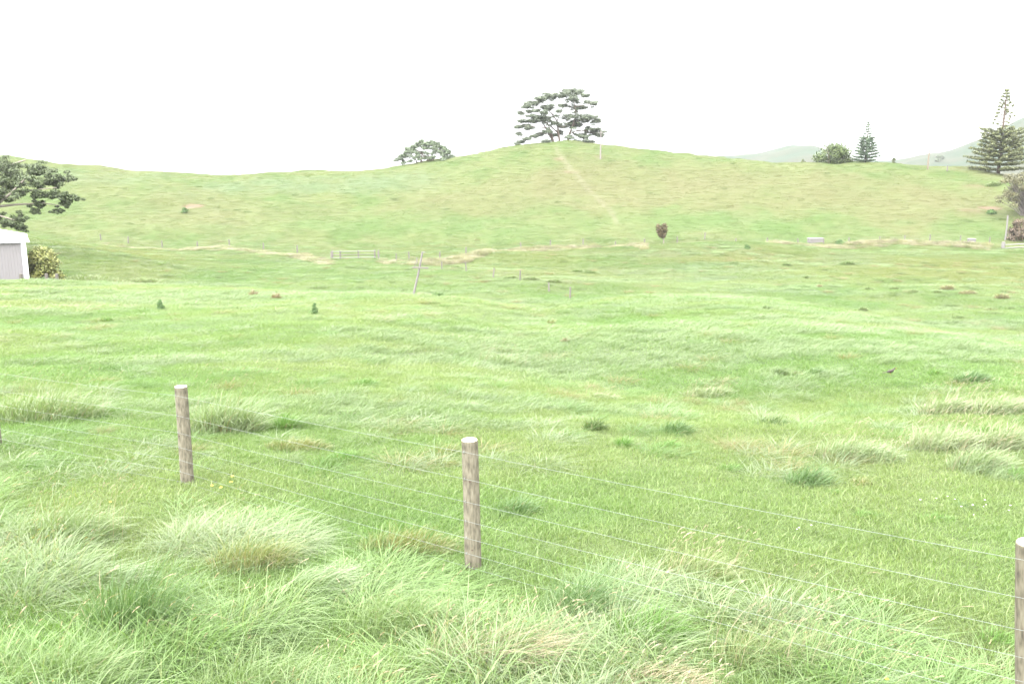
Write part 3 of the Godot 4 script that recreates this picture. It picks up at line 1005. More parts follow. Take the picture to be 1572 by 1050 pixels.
const FARFENCE_A := [Vector2(-62.25, -138.19), Vector2(-57.99, -137.83), Vector2(-52.69, -137.28), Vector2(-46.67, -135.10), Vector2(-41.25, -133.11), Vector2(-35.43, -129.85), Vector2(-28.28, -119.87), Vector2(-21.69, -109.05)]
const FARFENCE_B := [Vector2(-15.55, -106.00), Vector2(-12.10, -106.98), Vector2(-8.66, -109.03), Vector2(-5.71, -112.44), Vector2(-2.64, -122.98), Vector2(1.34, -134.27), Vector2(5.78, -137.25), Vector2(10.73, -137.90), Vector2(15.52, -136.78), Vector2(17.42, -119.64), Vector2(25.14, -138.78), Vector2(29.46, -139.58), Vector2(33.68, -137.31), Vector2(37.27, -133.31), Vector2(41.41, -131.93), Vector2(45.76, -133.93), Vector2(49.86, -134.97), Vector2(54.18, -134.46), Vector2(57.61, -133.96), Vector2(60.64, -132.42), Vector2(64.76, -131.77), Vector2(68.31, -130.47)]
# the bottom of a shallow fold that crosses the field
const FOLD := [Vector2(1.46, -34.24), Vector2(0.28, -27.92), Vector2(0.74, -23.10), Vector2(2.63, -20.68), Vector2(4.49, -18.32), Vector2(5.82, -17.84)]
const MIDFENCE := [Vector2(-13.27, -104.15), Vector2(-10.45, -99.84), Vector2(-7.29, -94.14), Vector2(-4.46, -88.80), Vector2(-1.74, -83.37), Vector2(0.69, -79.81), Vector2(3.04, -73.92), Vector2(4.44, -69.05)]


func build_clumps() -> void:
	var mat := vertex_material(0.5, 0.4, 0.8)
	var rough := vertex_material(0.8, 0.3, 0.4)
	for e in CLUMPS:
		var w: float = e[2] * (1.15 if e[4] == "dark" or e[4] == "deep" or e[4] == "green" else 1.1)
		var h: float = e[3] * (1.9 if e[4] == "brown" or e[4] == "dark" or e[4] == "deep" or e[4] == "green" else 1.15)
		var at := on_ground(e[0], e[1])
		var r := Vector2(e[0], e[1]).length()
		var kind: String = e[4]
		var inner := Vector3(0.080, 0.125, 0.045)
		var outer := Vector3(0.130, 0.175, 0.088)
		var dead := 0.06
		var stalks := 0
		var tall := 1.0
		match kind:
			"rush":
				inner = Vector3(0.100, 0.142, 0.066)
				outer = Vector3(0.150, 0.190, 0.112)
				stalks = 26
				dead = 0.07
			"olive":
				inner = Vector3(0.115, 0.110, 0.035)
				outer = Vector3(0.125, 0.160, 0.080)
				dead = 0.22
			"deep":
				inner = Vector3(0.035, 0.075, 0.022)
				outer = Vector3(0.090, 0.140, 0.065)
			"straw":
				inner = Vector3(0.17, 0.155, 0.10)
				outer = Vector3(0.235, 0.205, 0.155)
				dead = 0.5
				stalks = 60
			"stalks":
				inner = Vector3(0.10, 0.14, 0.055)
				outer = Vector3(0.16, 0.18, 0.10)
				stalks = 45
			"green":
				inner = Vector3(0.055, 0.120, 0.026)
				outer = Vector3(0.085, 0.150, 0.042)
			"silver":
				inner = Vector3(0.10, 0.15, 0.07)
				outer = Vector3(0.148, 0.190, 0.118)
			"dark":
				inner = Vector3(0.040, 0.070, 0.026)
				outer = Vector3(0.075, 0.110, 0.045)
				dead = 0.08
			"pale":
				inner = Vector3(0.120, 0.158, 0.080)
				outer = Vector3(0.165, 0.195, 0.122)
				stalks = 40
			"brown":
				inner = Vector3(0.115, 0.092, 0.064)
				outer = Vector3(0.180, 0.150, 0.112)
				dead = 0.3
		if kind == "weed":
			# a leafy plant: leaves on a short stem
			var o := thing(e[5], e[6], "shrub" if e[5] == "shrub" else "weed", at)
			var s := Buf.new()
			tube(s, [Vector3(0, -0.05, 0), Vector3(0, h * 0.7, 0)], [w * 0.05, w * 0.02], 5, vcol(Vector3(0.08, 0.06, 0.04)))
			part("stem", finish(s), rough, o)
			var f := Buf.new()
			var cone := h > w * 0.8
			for k in 6:
				var t := k / 5.0
				var ww := w * 0.5 * (1.0 - 0.75 * t if cone else sqrt(1.0 - t * t * 0.8))
				leaves(f, Vector3(rng.randfn() * w * 0.05, h * (0.1 + 0.75 * t), rng.randfn() * w * 0.05), Vector3(ww, h * 0.16, ww), 90, maxf(w, h) * 0.075, Vector3(0.032, 0.062, 0.026), Vector3(0.070, 0.120, 0.042), 0.2)
			part("foliage", finish(f), rough, o)
			continue
		var b := Buf.new()
		var count := int(clampf(w * 650.0, 220.0, 1000.0))
		if r > 22.0:
			count = int(clampf(w * 260.0, 160.0, 700.0))
		var thick := maxf(0.0052, r * 0.0008)
		if r > 60.0 and (kind == "dark" or kind == "deep" or kind == "brown"):
			h *= 0.72
			inner = inner.lerp(Vector3(0.12, 0.145, 0.065), 0.4)
			outer = outer.lerp(Vector3(0.13, 0.155, 0.07), 0.4)
		var deep := w * (0.5 if w > 0.8 else 0.8)
		var flop := 0.38
		if kind == "straw" or kind == "silver":
			flop = 0.9
		if kind == "dark" or kind == "brown" or kind == "green":
			flop = 0.25
		for i in count:
			var a := rng.randf() * TAU
			var q := sqrt(rng.randf()) * (1.0 if rng.randf() < 0.8 else 1.25)
			var p := Vector3(cos(a) * q * w * 0.42, -0.03, sin(a) * q * deep * 0.42)
			var p_y := ground(e[0] + p.x, e[1] + p.z) - at.y
			p.y += p_y
			var dome := sqrt(maxf(0.12, 1.0 - q * q * 0.85))
			var bh := h * rng.randf_range(0.55, 1.1) * dome
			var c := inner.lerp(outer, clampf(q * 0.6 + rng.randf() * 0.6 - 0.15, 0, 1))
			if rng.randf() < dead:
				c = Vector3(0.20, 0.155, 0.10) * rng.randf_range(0.7, 1.15)
				bh *= 0.7
			var lean := wind(bh * flop, bh * 0.3) + Vector2(cos(a), sin(a)) * q * bh * 0.35
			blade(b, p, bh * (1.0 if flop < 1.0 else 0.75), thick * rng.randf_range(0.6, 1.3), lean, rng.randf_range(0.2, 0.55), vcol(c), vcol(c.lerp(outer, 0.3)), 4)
		if stalks == 0:
			var m := part(e[5], finish(b), mat, self, at)
			tag(m, e[6], "grass clump" if e[5] == "grass_clump" else "tussock")
		else:
			var o := thing(e[5], e[6], "grass clump", at)
			part("leaves", finish(b), mat, o)
			var s := Buf.new()
			for i in int(stalks * clampf(w, 0.5, 2.0)):
				var p := Vector3(rng.randf_range(-0.45, 0.45) * w, 0, rng.randf_range(-0.4, 0.4) * deep)
				p.y = ground(e[0] + p.x, e[1] + p.z) - at.y
				var c := Vector3(0.20, 0.175, 0.135) * rng.randf_range(0.8, 1.15)
				stalk(s, p, h * rng.randf_range(0.8, 1.35) * (0.7 if kind == "straw" else 1.0), vcol(c), vcol(c * 1.05))
			part("seed_stalks", finish(s), mat, o)


# ------------------------------------------------------------------ near fence
func wood_material() -> StandardMaterial3D:
	var n := FastNoiseLite.new()
	n.seed = 9
	n.frequency = 0.012
	n.fractal_octaves = 5
	var ramp := Gradient.new()
	ramp.offsets = PackedFloat32Array([0.0, 0.3, 0.55, 0.8, 1.0])
	ramp.colors = PackedColorArray([Color(0.172, 0.166, 0.145), Color(0.270, 0.260, 0.226), Color(0.325, 0.314, 0.275), Color(0.36, 0.35, 0.31), Color(0.41, 0.40, 0.36)])
	var t := NoiseTexture2D.new()
	t.width = 512
	t.height = 512
	t.seamless = true
	t.noise = n
	t.color_ramp = ramp
	var m := StandardMaterial3D.new()
	m.albedo_texture = t
	m.uv1_triplanar = true
	m.uv1_scale = Vector3(5.5, 1.1, 5.5)
	m.roughness = 0.85
	m.metallic_specular = 0.3
	m.heightmap_enabled = true
	m.heightmap_texture = t
	m.heightmap_scale = 0.6
	return m


func post_mesh(h: float, r: float, crooked: float) -> ArrayMesh:
	var b := Buf.new()
	var sides := 18
	var rows := 14
	var off := rng.randf() * 50.0
	for i in rows + 3:
		var t := minf(i / float(rows), 1.0)
		var y := -0.25 + (h + 0.25) * t
		var rr := r * (1.05 - 0.06 * t)
		if i == rows:
			y -= 0.006
		if i == rows + 1:
			rr *= 0.94
		if i == rows + 2:
			rr = 0.0
		for k in sides:
			var a := TAU * k / sides
			var n := n_fine.get_noise_3d(cos(a) * 3.0 + off, y * 1.2, sin(a) * 3.0)
			var q := rr * (1.0 + 0.05 * n)
			b.V.append(Vector3(cos(a) * q + crooked * sin(t * 3.0) * 0.012, y, sin(a) * q))
			b.N.append(Vector3(cos(a), 0.0, sin(a)) if i <= rows else Vector3.UP)
			b.C.append(Color.WHITE)
	for i in rows + 2:
		for k in sides:
			var k1 := (k + 1) % sides
			var p := i * sides
			b.I.append_array([p + k, p + k1, p + sides + k, p + k1, p + sides + k1, p + sides + k])
	return finish(b)


func build_near_fence() -> void:
	var posts := [Vector3(-7.23, -0.39, -12.22), Vector3(-3.89, -0.23, -10.35), Vector3(-0.35, 0.01, -7.55), Vector3(3.15, 0.23, -4.96)]
	var ground_y := []
	for p in posts:
		ground_y.append(p.y)
	# one more span at each end, outside the picture
	posts.push_front(posts[0] * 2.0 - posts[1])
	posts.push_back(posts[-1] * 2.0 - posts[-2])
	var f := thing("wire_fence", "seven-wire fence on round wooden posts running across the foreground", "fence", posts[2])
	var wood := wood_material()
	var cut := StandardMaterial3D.new()
	cut.albedo_color = Color(0.80, 0.75, 0.66)
	cut.roughness = 0.9
	var knot_mat := StandardMaterial3D.new()
	knot_mat.albedo_color = Color(0.22, 0.18, 0.15)
	knot_mat.roughness = 0.9
	var steel := StandardMaterial3D.new()
	steel.albedo_color = Color(0.38, 0.41, 0.41)
	steel.metallic = 0.2
	steel.roughness = 0.5
	var levels := [0.045, 0.17, 0.315, 0.475, 0.655, 0.865, 1.11]
	var radius := [0.072, 0.072, 0.074, 0.072, 0.075, 0.074]
	var lean := [0.0, -0.012, -0.006, 0.015, 0.112, 0.0]
	var heights := [1.2, 1.2, 1.19, 1.19, 1.175, 1.2]
	var along: Array = []
	for i in posts.size():
		var d: Vector3 = posts[mini(i + 1, 5)] - posts[maxi(i - 1, 0)]
		d.y = 0
		along.append(d.normalized())
	for i in posts.size():
		var foot: Vector3 = posts[i]
		foot.y = ground(foot.x, foot.z) if i == 0 or i == 5 else foot.y
		posts[i] = foot
		var o := part("post", post_mesh(heights[i], radius[i], rng.randf_range(-1, 1)), wood, f, foot - f.position)
		o.rotation = Vector3(rng.randf_range(-0.012, 0.012), 0.0, lean[i])
		if i == 5 or i == 0:
			continue
		# the sawn top, a little disc with rings worn pale
		var top := Buf.new()
		tube(top, [Vector3(0, heights[i] - 0.002, 0), Vector3(0, heights[i] + 0.003, 0)], [radius[i] * 0.93, radius[i] * 0.90], 18, Color.WHITE)
		part("sawn_top", finish(top), cut, o)
		# knots and a dark check on the side facing the road
		for k in 3:
			var kb := Buf.new()
			var a := rng.randf_range(0.5, 2.2)
			var dir := Vector3(cos(a), 0, sin(a))
			var y: float = heights[i] * [0.72, 0.55, 0.2][k] + rng.randf_range(-0.05, 0.05)
			tube(kb, [dir * radius[i] * 0.9 + Vector3(0, y, 0), dir * radius[i] * 1.035 + Vector3(0, y, 0)], [0.014, 0.009], 8, Color.WHITE)
			part("knot", finish(kb), knot_mat, o)
		# staples that hold the wires
		for w in levels.size():
			var sb := Buf.new()
			var out := Vector3(along[i].z, 0, -along[i].x) * -1.0
			if out.z < 0:
				out = -out
			var y: float = levels[w] * heights[i] / 1.2
			tube(sb, [out * radius[i] * 0.9 + Vector3(0, y + 0.012, 0), out * (radius[i] + 0.011) + Vector3(0, y + 0.007, 0), out * (radius[i] + 0.011) + Vector3(0, y - 0.007, 0), out * radius[i] * 0.9 + Vector3(0, y - 0.012, 0)], [0.002, 0.002, 0.002, 0.002], 4, Color.WHITE)
			part("staple", finish(sb), steel, o)
	for w in levels.size():
		var b := Buf.new()
		var pts := []
		for i in posts.size():
			var out := Vector3(along[i].z, 0, -along[i].x)
			if out.z < 0:
				out = -out
			var y: float = levels[w] * heights[i] / 1.2
			var here: Vector3 = posts[i] - f.position + Vector3(0, y, 0) + out * (radius[i] + 0.006)
			here.x -= lean[i] * y
			if pts.size():
				var last: Vector3 = pts[-1]
				for s in range(1, 8):
					var t := s / 8.0
					pts.append(last.lerp(here, t) + Vector3(0, -0.012 * 4.0 * t * (1.0 - t), 0))
			pts.append(here)
		var rad := []
		rad.resize(pts.size())
		rad.fill(0.0011)
		tube(b, pts, rad, 5, Color.WHITE)
		part("wire", finish(b), steel, f)


# ------------------------------------------------------------------ far fences, gate, poles
func weathered(c: Vector3) -> StandardMaterial3D:
	var m := StandardMaterial3D.new()
	m.albedo_color = Color(c.x, c.y, c.z).linear_to_srgb()
	m.roughness = 0.85
	return m


func small_fence(called: String, label: String, line: Array, h: float, r: float, mat: Material, skip := -1) -> void:
	var o := thing(called, label, "fence", on_ground(line[0].x, line[0].y))
	var tops := []
	for i in line.size():
		var p := on_ground(line[i].x, line[i].y)
		var hh := h * rng.randf_range(0.85, 1.15)
		var b := Buf.new()
		var tilt := Vector3(rng.randfn() * 0.05, 0, rng.randfn() * 0.05)
		tube(b, [Vector3(0, -0.2, 0), Vector3(0, hh * 0.5, 0) + tilt * 0.5, Vector3(0, hh, 0) + tilt], [r, r * 0.97, r * 0.93], 8, Color.WHITE)
		part("post", finish(b), mat, o, p - o.position)
		tops.append(p - o.position + Vector3(0, hh, 0) + tilt)
	var steel := weathered(Vector3(0.09, 0.09, 0.09))
	for w in 4:
		var b := Buf.new()
		var pts := []
		for i in tops.size():
			pts.append(tops[i] - Vector3(0, 0.08 + w * 0.24, 0) + Vector3(0, 0, r + 0.004))
		var rad := []
		rad.resize(pts.size())
		rad.fill(0.004)
		tube(b, pts, rad, 4, Color.WHITE)
		part("wire", finish(b), steel, o)


func build_valley_things() -> void:
	var grey := weathered(Vector3(0.078, 0.072, 0.068))
	var pale := weathered(Vector3(0.088, 0.085, 0.086))
	var white := weathered(Vector3(0.115, 0.118, 0.118))
	small_fence("field_fence", "low post and wire fence along the hill foot, left of the gate", FARFENCE_A, 0.95, 0.10, grey)
	small_fence("field_fence", "low post and wire fence along the hill foot, right of the gate", FARFENCE_B, 0.95, 0.09, grey)
	small_fence("old_fence", "short run of old posts crossing the valley behind the leaning pole", MIDFENCE, 0.85, 0.065, grey)
	# rail gate in the far fence
	var ga := Vector3(-21.33, -8.28, -108.02)
	var gb := Vector3(-15.86, -8.21, -106.00)
	ga = on_ground(ga.x, ga.z)
	gb = on_ground(gb.x, gb.z)
	var g := thing("rail_gate", "pale rail gate in the far fence between two dark posts", "gate", ga)
	var span := gb - ga
	for k in 3:
		var b := Buf.new()
		var y: float = [0.18, 0.52, 0.9][k]
		tube(b, [Vector3(0, y, 0), span + Vector3(0, y, 0)], [0.036, 0.036], 6, Color.WHITE)
		part("rail", finish(b), white if k != 1 else grey, g)
	for t in [0.0, 0.18, 0.6, 0.97, 1.06]:
		var b := Buf.new()
		tube(b, [Vector3(0, -0.2, 0), Vector3(0, 1.05, 0)], [0.09, 0.085], 8, Color.WHITE)
		var q: Vector3 = span * t
		q.y = ground(ga.x + q.x, ga.z + q.z) - ga.y
		part("gate_post", finish(b), grey, g, q + Vector3(0, 0, -0.12))
	# leaning pole with a cross piece
	var foot := Vector3(-4.54, -2.72, -41.43)
	var lp := thing("leaning_pole", "grey wooden pole leaning right with a short cross piece, valley's edge", "pole", on_ground(foot.x, foot.z))
	var b := Buf.new()
	tube(b, [Vector3(-0.06, -0.25, 0), Vector3(0.25, 1.0, 0), Vector3(0.47, 2.02, 0)], [0.054, 0.048, 0.042], 10, Color.WHITE)
	part("pole", finish(b), weathered(Vector3(0.085, 0.081, 0.081)), lp)
	b = Buf.new()
	box(b, Vector3(0.36, 1.30, 0.06), Vector3(0.74, 0.07, 0.05), Color.WHITE, Basis(Vector3.BACK, -0.04))
	part("cross_piece", finish(b), grey, lp)
	b = Buf.new()
	tube(b, [Vector3(0.12, 1.30, 0.075), Vector3(0.13, 1.58, 0.075)], [0.02, 0.018], 6, Color.WHITE)
	part("upright_peg", finish(b), grey, lp)
	b = Buf.new()
	tube(b, [Vector3(0.47, 2.0, 0), Vector3(0.62, 1.99, 0)], [0.02, 0.012], 6, Color.WHITE)
	part("insulator", finish(b), white, lp)
	# trough, tank box, right-hand post and rail, pale corner post
	var tp := Vector3(45.58, -8.94, -137.18)
	var tr := thing("water_trough", "long pale concrete water trough at the foot of the right hill", "trough", on_ground(tp.x, tp.z))
	b = Buf.new()
	box(b, Vector3(0, 0.32, 0), Vector3(2.1, 0.62, 0.9), Color.WHITE, Basis(Vector3.UP, 0.15))
	part("basin", finish(b), pale, tr)
	b = Buf.new()
	box(b, Vector3(0, 0.66, 0), Vector3(2.3, 0.10, 1.05), Color.WHITE, Basis(Vector3.UP, 0.15))
	part("rim", finish(b), white, tr)
	var bx := Vector3(66.55, -8.67, -132.18)
	var tk := thing("water_trough", "small white trough by the far fence near the right edge", "trough", on_ground(bx.x, bx.z))
	b = Buf.new()
	box(b, Vector3(0, 0.25, 0), Vector3(0.9, 0.5, 0.7), Color.WHITE)
	part("basin", finish(b), pale, tk)
	b = Buf.new()
	box(b, Vector3(0, 0.54, 0), Vector3(1.05, 0.09, 0.8), Color.WHITE)
	part("rim", finish(b), white, tk)
	var rp := Vector3(68.14, -8.68, -126.45)
	var rr := Vector3(70.53, -8.65, -125.23)
	rp = on_ground(rp.x, rp.z)
	rr = on_ground(rr.x, rr.z)
	var rg := thing("rail_gate", "white low rail gate with thick pale post at the right edge", "gate", rp)
	b = Buf.new()
	tube(b, [Vector3(0, -0.2, 0), Vector3(0, 0.95, 0)], [0.26, 0.24], 10, Color.WHITE)
	part("gate_post", finish(b), pale, rg)
	for k in 2:
		b = Buf.new()
		var y: float = [0.12, 0.55][k]
		tube(b, [Vector3(0.2, y, 0), (rr - rp) * 1.8 + Vector3(0, y, 0)], [0.06, 0.06], 6, Color.WHITE)
		part("rail", finish(b), white, rg)
	var cp := Vector3(71.46, -8.39, -132.25)
	var pp := Buf.new()
	tube(pp, [Vector3(0, -0.2, 0), Vector3(0.05, 1.8, 0), Vector3(0.0, 3.6, 0)], [0.13, 0.12, 0.11], 8, Color.WHITE)
	tag(part("corner_post", finish(pp), pale, self, on_ground(cp.x, cp.z)), "tall pale post at the left side of the brown hedge", "post")
	# poles on the skyline
	var hp := Vector3(17.86, 3.24, -187.58)
	var ho := thing("power_pole", "thin pale power pole standing right of the hilltop tree", "pole", on_ground(hp.x, hp.z))
	b = Buf.new()
	tube(b, [Vector3(0, -0.3, 0), Vector3(0, 2.9, 0), Vector3(0, 5.6, 0)], [0.15, 0.125, 0.08], 8, Color.WHITE)
	part("pole", finish(b), weathered(Vector3(0.105, 0.095, 0.095)), ho)
	b = Buf.new()
	box(b, Vector3(0.1, 5.1, 0.14), Vector3(1.5, 0.12, 0.1), Color.WHITE)
	part("cross_arm", finish(b), pale, ho)
	for k in 3:
		b = Buf.new()
		tube(b, [Vector3(-0.5 + k * 0.6, 5.16, 0.14), Vector3(-0.5 + k * 0.6, 5.36, 0.14)], [0.07, 0.05], 6, Color.WHITE)
		part("insulator", finish(b), white, ho)
	var sp := Vector3(76.84, 1.50, -171.37)
	b = Buf.new()
	tube(b, [Vector3(0, -0.3, 0), Vector3(0, 1.8, 0), Vector3(0.03, 3.6, 0)], [0.16, 0.15, 0.13], 8, Color.WHITE)
	tag(part("skyline_post", finish(b), weathered(Vector3(0.085, 0.070, 0.055)), self, on_ground(sp.x, sp.z)), "tall brown post standing alone on the right-hand skyline", "post")
	var s2 := Vector3(79.26, 1.07, -168.75)
	b = Buf.new()
	tube(b, [Vector3(0, -0.3, 0), Vector3(0, 1.0, 0)], [0.13, 0.11], 8, Color.WHITE)
	tag(part("skyline_post", finish(b), grey, self, on_ground(s2.x, s2.z)), "short grey post on the right-hand skyline beside the tall brown one", "post")


# ------------------------------------------------------------------ shed
func build_shed() -> void:
	var c := Vector3(-36.35, -5.69, -68.00)
	c.y = ground(c.x, c.z) - 0.15
	var base := -5.72
	var o := thing("farm_shed", "pale grey farm shed with white roof at the left edge", "shed", Vector3(c.x, base, c.z))
	o.rotation.y = 0.50
	# local frame: x runs along the front wall to the right corner at x = 0, z points to the viewer
	var wall := StandardMaterial3D.new()
	wall.albedo_color = Color(0.358, 0.352, 0.368)
	wall.roughness = 0.55
	var trim := StandardMaterial3D.new()
	trim.albedo_color = Color(0.75, 0.76, 0.80)
	trim.roughness = 0.5
	var roofm := StandardMaterial3D.new()
	roofm.albedo_color = Color(0.74, 0.75, 0.77)
	roofm.roughness = 0.4
	roofm.metallic = 0.1
	var length := 9.0
	var depth := 7.0
	var high := 3.05
	# ribbed steel sheets, one metre wide each
	for face in 2:
		var span: float = length if face == 0 else depth
		for s in int(span):
			var b := Buf.new()
			for k in 5:
				var x0 := s + k * 0.2
				var prof := [[0.0, 0.0], [0.13, 0.0], [0.145, 0.014], [0.185, 0.014], [0.2, 0.0]]
				for q in 4:
					var a := Vector3(x0 + prof[q][0], 0, prof[q][1])
					var d := Vector3(x0 + prof[q + 1][0], 0, prof[q + 1][1])
					var n := Vector3(a.z - d.z, 0, d.x - a.x).normalized()
					var t := b.V.size()
					b.V.append_array([a + Vector3(0, -0.6, 0), d + Vector3(0, -0.6, 0), d + Vector3(0, high, 0), a + Vector3(0, high, 0)])
					for v in 4:
						b.N.append(n)
						b.C.append(Color.WHITE)
					b.I.append_array([t, t + 2, t + 1, t, t + 3, t + 2])
			var m := part("wall_sheet", finish(b), wall, o)
			m.position = Vector3(-length, 0, 0) if face == 0 else Vector3(0, 0, 0)
			m.rotation.y = 0.0 if face == 0 else PI / 2
	var core := Buf.new()
	box(core, Vector3(-length / 2, high / 2 - 0.3, -depth / 2), Vector3(length - 0.06, high + 0.5, depth - 0.06), Color.WHITE)
	part("wall_frame", finish(core), wall, o)
	# corner flashing and gutter
	var b := Buf.new()
	box(b, Vector3(-0.09, high / 2 - 0.3, 0.05), Vector3(0.30, high + 0.55, 0.06), Color.WHITE)
	box(b, Vector3(0.055, high / 2 - 0.3, -0.07), Vector3(0.05, high + 0.55, 0.29), Color.WHITE)
	part("corner_flashing", finish(b), trim, o)
	b = Buf.new()
	box(b, Vector3(-length / 2 + 0.1, high + 0.06, 0.17), Vector3(length + 0.5, 0.09, 0.11), Color.WHITE)
	part("gutter", finish(b), trim, o)
	# hipped roof
	b = Buf.new()
	var e0 := Vector3(0.3, high + 0.10, 0.26)
	var e1 := Vector3(-length - 0.3, high + 0.10, 0.26)
	var e2 := Vector3(-length - 0.3, high + 0.10, -depth - 0.26)
	var e3 := Vector3(0.3, high + 0.10, -depth - 0.26)
	var r0 := Vector3(-depth / 2, high + 1.25, -depth / 2)
	var r1 := Vector3(-length + depth / 2, high + 1.25, -depth / 2)
	for face in [[e1, e0, r0, r1], [e3, e2, r1, r0], [e0, e3, r0, r0], [e2, e1, r1, r1]]:
		var t := b.V.size()
		var n: Vector3 = (face[1] - face[0]).cross(face[2] - face[0]).normalized()
		if n.y < 0:
			n = -n
		for v in face:
			b.V.append(v)
			b.N.append(n)
			b.C.append(Color.WHITE)
		b.I.append_array([t, t + 2, t + 1, t, t + 3, t + 2])
	part("roof", finish(b), roofm, o)
	b = Buf.new()
	tube(b, [e0 + Vector3(0, 0.02, 0), r0 + Vector3(0, 0.02, 0)], [0.07, 0.07], 6, Color.WHITE)
	part("hip_cap", finish(b), trim, o)
	b = Buf.new()
	tube(b, [r0 + Vector3(0, 0.02, 0), r1 + Vector3(0, 0.02, 0)], [0.07, 0.07], 6, Color.WHITE)
	part("ridge_cap", finish(b), trim, o)
	var grey := weathered(Vector3(0.055, 0.05, 0.045))
	var spots := [Vector3(-34.47, -5.65, -67.00), Vector3(-33.80, -5.68, -67.20), Vector3(-36.08, -5.58, -66.50)]
	var said := ["short grey post beside the yellow-green shed bush, the nearer to the shed", "short grey post at the right end of the shed's shrubs", "short dark post standing before the shed's front wall"]
	for k in 3:
		b = Buf.new()
		tube(b, [Vector3(0, -0.4, 0), Vector3(0.02, 0.95, 0)], [0.13, 0.12], 8, Color.WHITE)
		var p := on_ground(spots[k].x, spots[k].z)
		p.y = maxf(p.y, spots[k].y - 0.2)
		tag(part("old_post", finish(b), grey, self, p), said[k], "post")


# ------------------------------------------------------------------ trees
func limb(b: Buf, pts: Array, col: Color, sides := 6) -> void:
	# pts: Vector4(x, y, z, radius)
	var p := []
	var r := []
	for q in pts:
		p.append(Vector3(q.x, q.y, q.z))
		r.append(q.w)
	tube(b, p, r, sides, col)


